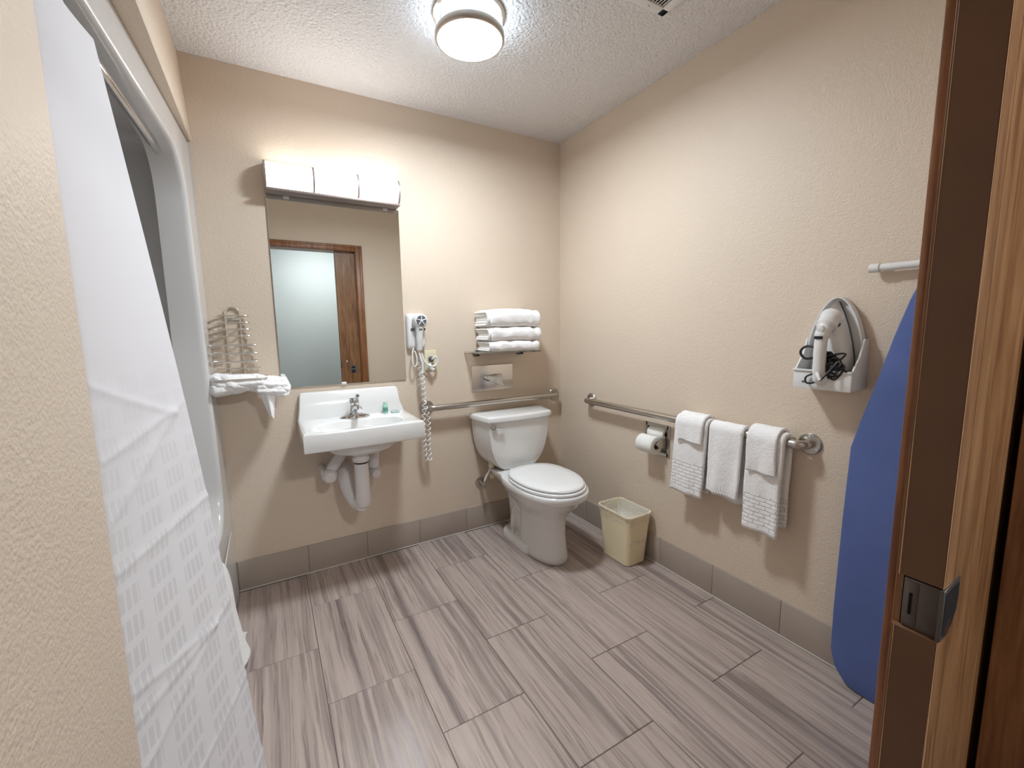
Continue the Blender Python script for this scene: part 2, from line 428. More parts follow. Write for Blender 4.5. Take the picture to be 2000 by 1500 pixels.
# ---- pocket door
DX, DYB, DYH = -1.1, -2.193, -2.236
door = empty('door_1', (DX, (DYB+DYH)/2, 0)); struct(door, 'brown oak pocket door pulled part way out of its slot')
NZ0, NZ1 = 0.897, 0.962
slab = MB()
slab.box(DX+0.030, -0.22, DYB, DYH, 0.012, OZ-0.005)
slab.box(DX, DX+0.031, DYB, DYH, 0.012, NZ0).box(DX, DX+0.031, DYB, DYH, NZ1, OZ-0.005)
slab.box(DX+0.006, DX+0.031, DYB, DYB-0.006, NZ0, NZ1)
slab.build('slab', 'oak', door, smooth=False)
for (za, zb) in ((0.012, NZ0), (NZ1, OZ-0.005)):
    B(DX-0.0012, DX+0.0004, DYB-0.0015, DYH+0.0008, za+0.0005, zb-0.0005, bev=0.0004, seg=1).build('edge_band', 'dooredge', door)
    for yy in (DYB-0.0036, DYH+0.0003):
        w_ = MB(); n_ = 46; zz = [za+(zb-za)*i/n_ for i in range(n_+1)]
        for i in range(n_):
            th = 0.00025+0.0011*max(0, nz(zz[i]*6, yy*50, 3.3)+0.25)
            w_.box(DX-0.0017, DX-0.0007, yy-th/2, yy+th/2, zz[i], zz[i+1])
        tag(w_.build('worn_edge', 'worn', door, smooth=False), 'thin line of bare wood')
# lock set into the notch: faceplate on the edge, flush pull on the hall face, plate on the bathroom face
lk = B(DX+0.003, DX+0.03, DYB-0.0075, DYH+0.0006, NZ0+0.0006, NZ1-0.003, bev=0.0012).build('lock', 'blackmetal', door)
B(DX+0.0022, DX+0.004, DYB-0.010, DYB-0.0215, NZ0+0.004, NZ1-0.006, bev=0.0005).build('faceplate', 'blackmetal', lk)
B(DX+0.0016, DX+0.003, DYB-0.0135, DYB-0.0165, NZ0+0.018, NZ1-0.02).build('bolt_slot', 'dark', lk)
poly = [(DX-0.001, NZ0+0.001), (DX+0.020, NZ0+0.001), (DX+0.034, NZ0+0.010), (DX+0.046, NZ0+0.026), (DX+0.049, NZ0+0.045), (DX+0.047, NZ1+0.003), (DX+0.026, NZ1+0.002), (DX-0.001, NZ1-0.002)]
MB().prism(poly, 'y', DYH-0.0012, DYH+0.003).bevel(0.0005, 1).build('pull_plate', 'blackmetal', lk)
scp = [(DX+0.004+(u-DX)*0.82, NZ0+0.006+(v-NZ0)*0.82) for u, v in poly]
MB().prism(scp, 'y', DYH-0.0016, DYH-0.0008).build('finger_scoop', 'black', lk)
MB().prism([(DX+0.008, NZ0+0.004), (DX+0.020, NZ0+0.006), (DX+0.026, NZ0+0.020), (DX+0.021, NZ0+0.022)], 'y', DYH-0.002, DYH-0.001).build('scoop_lip', 'chrome', lk)
bp = B(DX+0.085, DX+0.135, DYB, DYB+0.003, 0.845, 0.925, bev=0.001).build('privacy_plate', 'greydark', door)
B(DX+0.091, DX+0.129, DYB+0.002, DYB+0.0042, 0.85, 0.883, bev=0.0008).build('finger_pull', 'black', bp)
B(DX+0.093, DX+0.127, DYB+0.002, DYB+0.0042, 0.893, 0.918, bev=0.0008).build('thumb_turn', 'black', bp)
MB().lathe([(0.0, 0), (0.012, 0), (0.011, 0.006), (0.006, 0.010), (0.0, 0.011)], (DX+0.055, DYB, 0.965), 'y', 16).build('lock_rose', 'chrome', door)
# dark back of the slot
# ---- hall behind the camera (seen in the mirror)
HY, HX0, HX1 = -4.1, -3.0, 0.8
struct(B(HX0, HX1, HY, -2.21, -0.06, -0.004).build('floor_hall', 'carpet', smooth=False), 'carpet of the hall seen only in the mirror')
struct(B(HX0-0.1, HX1+0.1, HY-0.1, YH, H, H+0.08).build('ceiling_hall', 'hallwall', smooth=False))
struct(B(HX0-0.1, HX1+0.1, HY-0.1, HY, 0, H).build('wall_hall_back', 'hallwall', smooth=False), 'pale blue grey hall wall seen in the mirror')
struct(B(HX0-0.1, HX0, HY, YH, 0, H).build('wall_hall_left', 'hallwall', smooth=False))
struct(B(HX1, HX1+0.1, HY, YH, 0, H).build('wall_hall_right', 'hallwall', smooth=False))
struct(MB().box(HX0, XL-0.125, YH, YH+0.02, 0, H).box(0.1, HX1, YH, YH+0.02, 0, H).build('wall_hall_front', 'hallwall', smooth=False))
hl = thing('hall_daylight_standin', (-1.05, -3.3, H), 'round lit lamp added in the hall in place of window daylight', 'lamp')  # added source: replaces the cool daylight that reaches the hall
MB().lathe([(0.15, 0), (0.15, -0.02), (0.145, -0.02), (0.145, 0)], (-1.05, -3.3, H), 'z', 32).build('base_ring', 'nickel', hl)
MB().lathe([(0.14, -0.002), (0.14, -0.03), (0.12, -0.06), (0.06, -0.075), (0.0, -0.078)], (-1.05, -3.3, H), 'z', 32).build('diffuser', 'lamph', hl)

# ---- tile baseboards with caulk line
def baseboard(name, along, joints, lab):
    o = empty(name, (0, 0, 0)); struct(o, lab)
    for a, b_ in zip(joints[:-1], joints[1:]):
        a2, b2 = a+0.0008, b_-0.0008
        bb = B(a2, b2, -0.009, 0, 0.004, 0.152, bev=0.0015, seg=2) if along == 'x' else B(-0.009, 0, a2, b2, 0.004, 0.152, bev=0.0015, seg=2)
        bb.build('base_tile', 'basetile', o)
    c = B(joints[0], joints[-1], -0.0125, 0, 0, 0.0062, bev=0.002, seg=2) if along == 'x' else B(-0.0125, 0, joints[0], joints[-1], 0, 0.0062, bev=0.002, seg=2)
    c.build('caulk_line', 'caulk', o)
    gj = B(joints[0], joints[-1], -0.0075, 0, 0.003, 0.1515) if along == 'x' else B(-0.0075, 0, joints[0], joints[-1], 0.003, 0.1515)
    gj.build('grout_bed', 'grout', o, smooth=False)
baseboard('baseboard_back', 'x', [-1.944, -1.63, -1.332, -1.03, -0.728, -0.426, -0.124, -0.0126], 'grey taupe tile base along the sink wall')
baseboard('baseboard_right', 'y', [YD, -1.824, -1.52, -1.212, -0.905, -0.60, -0.295, -0.0005], 'grey taupe tile base along the grab bar wall')
# ================================================================== LAMPS
lc = (-0.981, -0.770, H)
cl = thing('ceiling_lamp', lc, 'round drum ceiling lamp with nickel rings, lit white', 'lamp')
RL = 0.126
MB().lathe([(RL+0.010, 0), (RL+0.010, -0.012), (RL+0.004, -0.016), (RL-0.004, -0.016), (RL-0.004, 0)], lc, 'z', 56).build('top_ring', 'nickel', cl)
MB().lathe([(RL-0.002, -0.001), (RL-0.002, -0.085)], lc, 'z', 56, caps=False).build('side_diffuser', 'lampcs', cl)
MB().lathe([(RL-0.004, -0.084), (RL-0.012, -0.0875), (0.06, -0.089), (0.0, -0.0895)], lc, 'z', 56, caps=False).build('diffuser', 'lampc', cl)
MB().lathe([(RL-0.003, -0.066), (RL+0.002, -0.066), (RL+0.005, -0.070), (RL+0.005, -0.090), (RL+0.002, -0.094), (RL-0.004, -0.094), (RL-0.006, -0.086)], lc, 'z', 56, caps=False).build('bottom_ring', 'nickel', cl)
for k in range(3):
    a = math.radians(72+120*k); c_, s_ = math.cos(a), math.sin(a)
    p0 = Vector(lc)+Vector((c_*(RL+0.002), s_*(RL+0.002), -0.014)); p1 = p0+Vector((0, 0, -0.056))
    MB().tube([p0, p1], 0.0022, 8).build('strut', 'nickel', cl)
VX0, VX1, VZ0, VZ1 = -1.688, -1.084, 1.915, 2.035
vl = thing('vanity_light', ((VX0+VX1)/2, 0, VZ0), 'three section lit vanity light bar above the mirror', 'lamp')
def arc(z0, z1, d, n=12):
    zc, hz = (z0+z1)/2, (z1-z0)/2; return [(-0.022-d*math.cos(-PI/2+PI*i/n)**0.55 if 0 < i < n else -0.022, zc+hz*math.sin(-PI/2+PI*i/n)) for i in range(n+1)]
B(VX0-0.004, VX1+0.004, -0.024, 0, VZ0-0.012, VZ1+0.006, bev=0.003).build('back_plate', 'taupemetal', vl)
B(VX0-0.003, VX1+0.003, -0.088, -0.02, VZ0-0.012, VZ0, bev=0.003).build('bottom_tray', 'taupemetal', vl)
seg = (VX1-VX0)/3
for k in range(3):
    x0 = VX0+0.004+k*seg+(0.002 if k else 0); x1 = VX0+(k+1)*seg-0.004
    pr = arc(VZ0+0.001, VZ1, 0.068)
    MB().rings([[(x0, y, z) for y, z in pr], [(x1, y, z) for y, z in pr]]).build('diffuser', 'lampv', vl)
for k in range(4):
    xc = VX0+k*seg
    pr = arc(VZ0-0.001, VZ1+0.004, 0.076)
    MB().rings([[(xc-0.0045, y, z) for y, z in pr], [(xc+0.0045, y, z) for y, z in pr]]).build('divider_band', 'taupemetal', vl)
# exhaust grille on the ceiling
ev = thing('ceiling_vent', (-0.48, -1.26, H), 'white square ceiling vent grille with dark slots', 'vent')
ex0, ex1, ey0, ey1 = -0.62, -0.338, -1.41, -1.122
b = MB().box(ex0, ex1, ey1-0.034, ey1, H-0.012, H, bev=0.003).box(ex0, ex1, ey0, ey0+0.034, H-0.012, H, bev=0.003).box(ex0, ex0+0.034, ey0, ey1, H-0.012, H, bev=0.003).box(ex1-0.034, ex1, ey0, ey1, H-0.012, H, bev=0.003)
b.build('frame', 'plastic', ev)
B(ex0+0.03, ex1-0.03, ey0+0.03, ey1-0.03, H-0.002, H).build('backing', 'dark', ev, smooth=False)
x = ex0+0.0385
while x < ex1-0.037:
    B(x, x+0.0034, ey0+0.033, ey1-0.033, H-0.0085, H-0.0065).build('slat', 'plastic', ev, smooth=False); x += 0.0125
MB().lathe([(0, -0.0135), (0.004, -0.0135), (0.004, -0.011)], (ex1-0.09, ey1-0.017, H), 'z', 12).build('screw', 'steel', ev)

# ================================================================== MIRROR
mx0, mx1, mz0, mz1 = -1.690, -1.070, 0.990, 1.902
mr = thing('wall_mirror', ((mx0+mx1)/2, 0, mz0), 'frameless wall mirror above the sink reflecting the doorway', 'mirror')
B(mx0, mx1, -0.0065, -0.0005, mz0, mz1).build('backing', 'greydark', mr, smooth=False)
B(mx0, mx1, -0.0075, -0.006, mz0, mz1, bev=0.0006, seg=1).build('glass', 'mirror', mr, smooth=False)
for (x, z) in ((-1.605, mz1-0.004), (-1.14, mz1-0.004), (-1.40, mz0+0.003)):
    B(x-0.012, x+0.012, -0.0105, 0, z-0.007, z+0.007, bev=0.002).build('clip', 'plastic', mr)

# ================================================================== TUB AND SHOWER UNIT
tu = thing('tub_shower_unit', (-2.3, -0.76, 0), 'white one-piece fibreglass tub and shower surround', 'bathtub')
def fx(z, y=0.0): return -1.968+0.023*(1-z/2.08)+0.075*y/1.52
UY0, UY1, UT = -1.518, -0.002, 2.082
oy0, oy1, oz0, oz1, rr = -1.36, -0.16, 0.42, 1.962, 0.17
inner = rrect(oy0, oy1, oz0, oz1, rr, 10)
def outer_of(y, z):
    cy, cz = (oy0+oy1)/2, (oz0+oz1)/2; dy, dz = y-cy, z-cz
    ty = ((UY1-cy) if dy > 0 else (UY0-cy))/dy if abs(dy) > 1e-6 else 1e9
    tz = ((UT-cz) if dz > 0 else (0.0-cz))/dz if abs(dz) > 1e-6 else 1e9
    t = min(ty, tz); return (cy+dy*t, cz+dz*t)
# insert corners so the outer edge is a true rectangle
outl = [outer_of(y, z) for y, z in inner]
for (cy_, cz_) in ((UY0, 0), (UY0, UT), (UY1, 0), (UY1, UT)):
    k = min(range(len(outl)), key=lambda i: (outl[i][0]-cy_)**2+(outl[i][1]-cz_)**2); outl[k] = (cy_, cz_)
b = MB()
rolls = [(0.0, 0.0), (0.006, -0.001), (0.014, -0.007), (0.018, -0.016)]
rg = [[(fx(z, y), y, z) for y, z in outl]]
def inset(d): 
    return rrect(oy0+d, oy1-d, oz0+d, oz1-d, rr-d, 10)
rg.append([(fx(z, y), y, z) for y, z in rrect(oy0-0.02, oy1+0.02, oz0-0.02, oz1+0.02, rr+0.02, 10)])
for t in range(7):
    a = PI/2*t/6; d = -0.02+0.02*math.sin(a); dx = 0.02*(1-math.cos(a))
    rg.append([(fx(z, y)-dx+0.004*math.sin(a*2), y, z) for y, z in rrect(oy0-0.02+0.02*math.sin(a), oy1+0.02-0.02*math.sin(a), oz0-0.02+0.02*math.sin(a), oz1+0.02-0.02*math.sin(a), rr, 10)])
rg.append([(-2.075, y, z) for y, z in inner])
b.rings(rg, False, False)
b.build('front_frame', 'fiberglass', tu, ang=50)
ib = MB()
big = rrect(-1.47, -0.045, 0.12, 2.05, 0.06, 10)
ib.rings([[(-2.075, y, z) for y, z in inner], [(-2.077, y, z) for y, z in big], [(-2.68, y, z) for y, z in big], [(-2.70, y, z) for y, z in rrect(-1.45, -0.065, 0.14, 2.03, 0.04, 10)]], False, True)
ib.build('inner_shell', 'fiberglass', tu, ang=50)
B(fx(0.2)-0.004, fx(0.2)+0.0032, UY0+0.10, UY1-0.10, 0.335, 0.349, bev=0.003).build('apron_ridge', 'fiberglass', tu)
MB().box(fx(1)-0.01, fx(1)+0.006, -0.004, -0.0005, 0.0, 1.0).box(fx(1.6)-0.01, fx(1.6)+0.002, -0.004, -0.0005, 1.0, 2.08).build('edge_seal', 'caulk', tu, smooth=False)
# curtain rod
rod = thing('curtain_rod', (-2.035, -0.76, 1.95), 'chrome curtain rod across the tub opening', 'rod')
MB().tube([(-2.045, -1.359, 1.880), (-2.040, -0.161, 1.952)], 0.0125, 16).build('pole', 'chrome', rod)
for y, d, rx, rz in ((-0.1605, -1, -2.040, 1.952), (-1.3595, 1, -2.045, 1.880)):
    MB().lathe([(0, d*0.0), (0.021, d*0.0), (0.021, d*0.010), (0.0155, d*0.014), (0.0155, d*0.03), (0.0, d*0.03)], (rx, y, rz), 'y', 20).build('end_flange', 'blackmetal', rod)
# shower curtain, pushed to the near end, hanging outside the tub
def curtain():
    # plan at height fraction t (0 at hem, 1 at rod); s metres along the cloth from its leading edge
    top = [(-2.006, -1.118), (-2.004, -1.112), (-2.004, -1.118), (-2.016, -1.20), (-2.022, -1.29), (-2.028, -1.342), (-2.040, -1.34), (-2.045, -1.30), (-2.055, -1.335), (-2.06, -1.30), (-2.065, -1.34)]
    bot = [(-1.850, -1.135), (-1.836, -1.118), (-1.832, -1.135), (-1.880, -1.255), (-1.935, -1.385), (-1.985, -1.500), (-1.997, -1.505), (-1.990, -1.46), (-2.000, -1.49), (-1.996, -1.46), (-2.004, -1.49)]
    def mk(pts): 
        q = [Vector((x, y, 0)) for x, y in pts]; return smoothpath(q, 10)
    TP, BP = mk(top), mk(bot)
    L = [0.0]
    for i in range(1, len(BP)): L.append(L[-1]+(BP[i]-BP[i-1]).length)
    n = len(BP)-1; Ztop, Zbot = 1.872, 0.055
    cre = [((0.05, 1.10), (0.62, 1.02)), ((0.11, 1.085), (0.62, 0.86)), ((0.11, 1.085), (0.62, 1.22)), ((0.0, 0.865), (0.62, 0.84)),
           ((0.0, 0.585), (0.13, 0.57)), ((0.13, 0.57), (0.62, 0.66)), ((0.13, 0.57), (0.62, 0.575)), ((0.13, 0.57), (0.62, 0.43)), ((0.02, 0.36), (0.62, 0.29)), ((0.02, 0.12), (0.25, 0.08))]
    def crease(s, z):
        h = 0
        for (a, c) in cre:
            ax, az = a; bx, bz = c; dx, dz = bx-ax, bz-az; t = ((s-ax)*dx+(z-az)*dz)/(dx*dx+dz*dz)
            if -0.02 < t < 1.02:
                d = ((s-ax)*dz-(z-az)*dx)/math.hypot(dx, dz)
                if abs(d) < 0.03: h += 0.0032*math.exp(-abs(d)/0.0075)*(1 if d > 0 else 0.8)
        return h
    def fn(i, j):
        k = i*n; i0 = int(min(k, n-1)); fr = k-i0
        pb = BP[i0].lerp(BP[i0+1], fr); pt = TP[i0].lerp(TP[i0+1], fr)
        z = Zbot+(Ztop-Zbot)*j
        t = (z-Zbot)/(Ztop-Zbot); t2 = t
        p = pb.lerp(pt, t2); s = L[i0]+(L[i0+1]-L[i0])*fr
        bow = 0.010*math.sin(PI*t)
        wv = 0.004*nz(s*5, z*1.6, 1.7)
        return (p.x+bow+crease(s, z)+wv*0.6, p.y+wv*0.5, z)
    m = MB().grid(fn, n, 340, lambda i, j: (L[min(n, int(round(i*n)))], Zbot+(Ztop-Zbot)*j))
    th = thing('shower_curtain', (-1.95, -1.3, 0.055), 'white shower curtain with woven window pattern and fold creases', 'curtain')
    m.build('cloth', 'curtain', th, ang=180)
    for k in range(9):
        i = 6+k*11
        q = TP[min(i, len(TP)-1)]
        pts = [(-2.043+0.0165*math.cos(a), q.y, 1.880+0.072*(q.y+1.36)/1.2-0.008+0.0265*math.sin(a)) for a in [2*PI*j/18 for j in range(18)]]
        MB().tube(pts, 0.0016, 6, closed=True).build('ring', 'plastic', th)
curtain()
# crumpled bath mat over the tub rim, peeking out past the curtain
def bathmat():
    path = smoothpath([(-2.03, 0.38), (-2.005, 0.432), (-1.972, 0.444), (-1.946, 0.41), (-1.938, 0.32), (-1.934, 0.20), (-1.924, 0.10), (-1.905, 0.035)], 6)
    m = MB()
    def fn(i, j):
        k = i*(len(path)-1); i0 = int(min(k, len(path)-2)); p = path[i0].lerp(path[i0+1], k-i0)
        y = -1.02+(0.43+0.17*i*i)*j
        f = (0.012*math.sin(y*34+1.5*i)+0.018*nz(y*9, i*3, 2))*i*i
        return (p.x+0.012+max(-0.008, f), y+0.012*nz(i*7, 3, 1)*j, p.y+0.010*nz(y*9, i*2, 7)*i)
    m.grid(fn, 44, 60); n0 = 45*61
    m.grid(lambda i, j: (fn(i, j)[0]-0.016, fn(i, j)[1], fn(i, j)[2]), 44, 60)
    for i in range(44):
        for j in (0, 60):
            a, c = i*61+j, (i+1)*61+j; m.f.append((a, c, c+n0, a+n0))
    for j in range(60):
        for i in (0, 44):
            a, c = i*61+j, i*61+j+1; m.f.append((a, c, c+n0, a+n0))
    tag(m.build('bath_mat', 'towel', ang=180), 'crumpled white terry bath mat hanging over the tub edge behind the curtain', 'bath mat')
bathmat()

# ================================================================== WALL RACK with crumpled towel
rk = thing('wire_rack', (-1.872, 0, 1.06), 'chrome wire towel rack on the wall left of the mirror', 'rack')
RW = 0.0042
for x in (-1.893, -1.836):
    MB().tube([(x, -0.008, 1.35), (x, -0.008, 1.055)], RW, 8).build('upright', 'rackchrome', rk)
MB().tube([(-1.864+0.0285*math.cos(a), -0.008, 1.352+0.028*math.sin(a)) for a in [PI*j/12 for j in range(13)]], RW, 8).build('top_loop', 'rackchrome', rk)
B(-1.89, -1.838, -0.012, 0, 1.318, 1.334, bev=0.002).build('mount_plate', 'rackchrome', rk)
for z, hw, d in ((1.340, 0.064, 0.062), (1.309, 0.066, 0.066), (1.279, 0.068, 0.066), (1.249, 0.070, 0.070), (1.208, 0.088, 0.105), (1.172, 0.088, 0.110), (1.134, 0.088, 0.110)):
    xc = -1.868
    MB().tube(smoothpath([(xc-hw*0.5, -0.008, z), (xc-hw*0.9, -0.016, z), (xc-hw, -0.03, z), (xc-hw, -d+0.014, z), (xc-hw+0.012, -d, z), (xc, -d, z), (xc+hw-0.012, -d, z), (xc+hw, -d+0.014, z), (xc+hw, -0.03, z), (xc+hw*0.9, -0.016, z), (xc+hw*0.5, -0.008, z)], 4), RW, 8).build('towel_prong', 'rackchrome', rk)
for z in (1.058,):
    MB().tube(smoothpath([(-1.955, -0.006, z), (-1.955, -0.10, z), (-1.945, -0.165, z), (-1.86, -0.17, z), (-1.76, -0.165, z), (-1.75, -0.10, z), (-1.75, -0.006, z), (-1.86, -0.006, z), (-1.955, -0.006, z)], 5), RW, 8).build('shelf_hoop', 'rackchrome', rk)
    for k in range(5):
        x = -1.925+0.037*k; MB().tube([(x, -0.006, z), (x, -0.167, z)], RW*0.8, 6).build('shelf_wire', 'rackchrome', rk)
MB().tube([(-1.945, -0.012, 1.098), (-1.77, -0.012, 1.098)], 0.004, 8).build('top_rail', 'rackchrome', rk)
def crumple():
    m = MB()
    def lump(x0, x1, zc0, zc1, hz0, hz1, hy0, yc, sd, fold=5, amp=0.06):
        def fn(i, j):
            u = i; a = 2*PI*j; x = x0+(x1-x0)*u
            zc = zc0+(zc1-zc0)*u; hz = hz0+(hz1-hz0)*u
            e = min(1, (u/0.14))**0.5*min(1, ((1-u)/0.12))**0.5
            ca, sa = math.cos(a), math.sin(a)
            r = 1+0.15*nz(u*4+sd, ca*1.4, sa*1.4)+0.08*nz(u*11+sd, ca*3, sa*3+4)+amp*math.sin(a*fold+u*6+sd)
            return (x+0.018*nz(u*3, ca+sd, sa), min(yc+hy0*e*r*ca, -0.012), zc+hz*e*r*sa)
        m.grid(fn, 48, 56)
    lump(-1.975, -1.735, 1.052, 1.030, 0.040, 0.036, 0.080, -0.098, 1.0)
    lump(-1.972, -1.80, 1.018, 1.028, 0.042, 0.020, 0.062, -0.112, 5.3, 4, 0.05)      # heavy lower fold at the left end
    lump(-1.80, -1.655, 1.040, 1.006, 0.034, 0.040, 0.062, -0.108, 9.1, 9, 0.07)      # fanned layers at the right end
    lump(-1.815, -1.665, 1.018, 0.985, 0.030, 0.026, 0.050, -0.128, 3.7, 8, 0.06)
    def tip(i, j):
        u = i; wd = 0.034*(1-0.72*u); v = (j-0.5)*2
        return (-1.752+0.010*u+wd*v, -0.150-0.012*math.cos(v*3)-0.010*u, 1.005-0.128*u+0.008*math.cos(v*4.5))
    m.grid(tip, 14, 14)
    m.grid(lambda i, j: (tip(i, j)[0], tip(i, j)[1]+0.007, tip(i, j)[2]), 14, 14)
    o = m.build('crumpled_towel', 'towel', ang=180)
    tag(o, 'crumpled white hand towel heaped on the wire rack shelf', 'towel')
crumple()

# ================================================================== SINK
SX = -1.367
sk = thing('wall_sink', (SX, 0, 0.64), 'white wall hung porcelain sink with raised back ledge', 'sink')
def sink():
    hw, yb, yf, zt, zb = 0.267, -0.004, -0.398, 0.825, 0.738
    m = MB(); N = 48
    # oval basin, D-shaped: ring param
    def oval(k, sc, z):
        pts = []
        for j in range(N):
            a = 2*PI*j/N; ca, sa = math.cos(a), math.sin(a)
            ex = 2.0/2.5
            px = 0.198*sc*abs(ca)**ex*(1 if ca >= 0 else -1); py = 0.108*sc*abs(sa)**ex*(1 if sa >= 0 else -1)
            pts.append((SX+px, -0.252+py*(1.0 if sa < 0 else 0.85), z))
        return pts
    def rect_at(x0, x1, y0, y1, z):
        pts = []
        cx, cy = SX, -0.252
        for j in range(N):
            a = 2*PI*j/N; dx, dy = math.cos(a), math.sin(a)
            tx = ((x1-cx) if dx > 0 else (x0-cx))/dx if abs(dx) > 1e-6 else 1e9
            ty = ((y1-cy) if dy > 0 else (y0-cy))/dy if abs(dy) > 1e-6 else 1e9
            t = min(tx, ty); pts.append([cx+dx*t, cy+dy*t, z])
        for (qx, qy) in ((x0, y0), (x0, y1), (x1, y0), (x1, y1)):
            k = min(range(N), key=lambda i: (pts[i][0]-qx)**2+(pts[i][1]-qy)**2); pts[k][0], pts[k][1] = qx, qy
        return [tuple(p) for p in pts]
    x0, x1 = SX-hw, SX+hw
    e = 0.008
    rg = [rect_at(x0+0.012, x1-0.012, yf+0.012, yb-0.0, zb),
          rect_at(x0+0.002, x1-0.002, yf+0.002, yb, zb+0.004),
          rect_at(x0, x1, yf, yb, zb+0.012),
          rect_at(x0, x1, yf, yb, zt-e),
          rect_at(x0+e*0.3, x1-e*0.3, yf+e*0.3, yb, zt-e*0.3),
          rect_at(x0+e, x1-e, yf+e, yb, zt),
          oval(0, 1.06, zt), oval(0, 1.0, zt-0.004), oval(0, 0.94, zt-0.022), oval(0, 0.80, zt-0.075), oval(0, 0.52, zt-0.115), oval(0, 0.12, zt-0.125)]
    m.rings(rg, False, True)
    m.build('basin', 'porcelain', sk, ang=35)
    # backsplash ledge
    s = MB()
    pts = [(SX-hw, zt-0.01), (SX+hw, zt-0.01), (SX+hw-0.004, zt+0.006), (SX+hw-0.020, zt+0.055), (SX+hw-0.026, zt+0.118), (SX+hw-0.032, zt+0.130), (SX+hw-0.042, zt+0.134),
           (SX-hw+0.028, zt+0.134), (SX-hw+0.020, zt+0.130), (SX-hw+0.016, zt+0.118), (SX-hw+0.010, zt+0.055), (SX-hw+0.002, zt+0.006)]
    def yfr(z): t = max(0, (z-zt)/0.134); return -0.052+0.026*t**0.8
    s.rings([[(u, -0.003, v) for u, v in pts], [(u, yfr(v)+0.006, v) for u, v in pts], [(SX+(u-SX)*0.982, yfr(v), min(v, zt+0.129)) for u, v in pts]])
    s.build('back_ledge', 'porcelain', sk, ang=50)
    # underside bowl
    u = MB(); rg = []
    for z, sc in ((0.742, 0.86), (0.715, 0.83), (0.690, 0.70), (0.674, 0.5), (0.668, 0.2)):
        rg.append([(SX+0.205*sc*math.cos(2*PI*j/40), -0.235+0.125*sc*math.sin(2*PI*j/40), z) for j in range(40)])
    u.rings(rg, True, True); u.build('underside', 'porcelain', sk)
    MB().lathe([(0.0, 0.003), (0.018, 0.003), (0.022, 0.0), (0.022, -0.004)], (SX, -0.25, 0.702), 'z', 24).build('drain', 'chrome', sk)
sink()
# waste pipe and wrapped supplies
pp = thing('drain_trap', (SX, -0.2, 0.37), 'white covered drain trap under the sink', 'pipe')
PX = -1.378
MB().lathe([(0.0, 0.69), (0.036, 0.69), (0.036, 0.655), (0.041, 0.650), (0.041, 0.634), (0.036, 0.628), (0, 0.628)], (PX, -0.235, 0), 'z', 28).build('slip_nut', 'insul', pp)
MB().lathe([(0.0335, 0.632), (0.0335, 0.620)], (PX, -0.235, 0), 'z', 28).build('rubber_gasket', 'black', pp)
MB().lathe([(0.0, 0.620), (0.033, 0.620), (0.034, 0.61), (0.034, 0.463), (0.036, 0.460), (0.036, 0.42), (0.030, 0.40), (0.012, 0.392), (0, 0.392)], (PX, -0.235, 0), 'z', 28).build('tailpiece', 'insul', pp)
MB().tube(smoothpath([(PX-0.004, -0.225, 0.405), (PX-0.022, -0.19, 0.405), (PX-0.042, -0.15, 0.440), (PX-0.056, -0.12, 0.485), (PX-0.060, -0.095, 0.525), (PX-0.058, -0.06, 0.548), (PX-0.056, -0.006, 0.550)], 6), 0.036, 22).build('trap_bend', 'insul', pp)
MB().lathe([(0.0, 0.372), (0.018, 0.372), (0.023, 0.376), (0.024, 0.405)], (PX-0.006, -0.222, 0), 'z', 20).build('cleanout_cap', 'insul', pp)
sa = thing('supply_valve', (-1.50, -0.1, 0.53), 'white wrapped angled supply valve left of the drain trap', 'pipe', 'wrapped supplies under the sink')
MB().tube([(-1.448, -0.13, 0.655), (-1.514, -0.13, 0.565)], 0.026, 20).build('pipe_cover', 'insul', sa)
MB().lathe([(0, -0.055), (0.024, -0.052), (0.033, -0.040), (0.036, -0.015), (0.032, 0.01), (0.026, 0.03), (0, 0.03)], (-1.515, -0.13, 0.552), 'y', 22).build('valve_cover', 'insul', sa)
MB().tube([(-1.538, -0.006, 0.562), (-1.535, -0.125, 0.562)], 0.018, 16).build('stub_out', 'insul', sa)
MB().lathe([(0, -0.004), (0.008, -0.004), (0.008, 0.006)], (-1.533, -0.140, 0.588), 'y', 12).build('screw', 'steel', sa)
sb = thing('supply_valve', (-1.29, -0.1, 0.52), 'white wrapped vertical supply valve right of the drain trap', 'pipe', 'wrapped supplies under the sink')
MB().tube(smoothpath([(-1.285, -0.14, 0.70), (-1.294, -0.14, 0.62), (-1.300, -0.135, 0.56)], 4), [0.026]*4+[0.025]*5, 20).build('pipe_cover', 'insul', sb)
MB().tube([(-1.296, -0.012, 0.535), (-1.296, -0.15, 0.53), (-1.294, -0.17, 0.526)], [0.024, 0.026, 0.022], 20).build('valve_cover', 'insul', sb)
# faucet
fc = thing('faucet', (-1.372, -0.105, 0.825), 'chrome single lever faucet on the sink', 'faucet')
FX, FY, FZ = -1.372, -0.105, 0.8255
rg = []
for z, a, b_ in ((0, 0.076, 0.027), (0.004, 0.076, 0.027), (0.010, 0.066, 0.024), (0.018, 0.036, 0.022), (0.03, 0.026, 0.022), (0.055, 0.022, 0.021), (0.066, 0.020, 0.020)):
    rg.append([(FX+a*math.cos(2*PI*j/32), FY+b_*math.sin(2*PI*j/32), FZ+z) for j in range(32)])
MB().rings(rg).build('body', 'chrome', fc)
MB().tube(smoothpath([(FX, FY-0.005, FZ+0.030), (FX+0.003, FY-0.05, FZ+0.055), (FX+0.006, FY-0.095, FZ+0.060), (FX+0.006, FY-0.115, FZ+0.050)], 5), [0.018]*5+[0.015]*5+[0.0135]*6, 18).build('spout', 'chrome', fc)
MB().lathe([(0.022, 0.066), (0.024, 0.072), (0.024, 0.092), (0.018, 0.102), (0.0, 0.104)], (FX, FY, FZ), 'z', 24).build('handle_dome', 'chrome', fc)
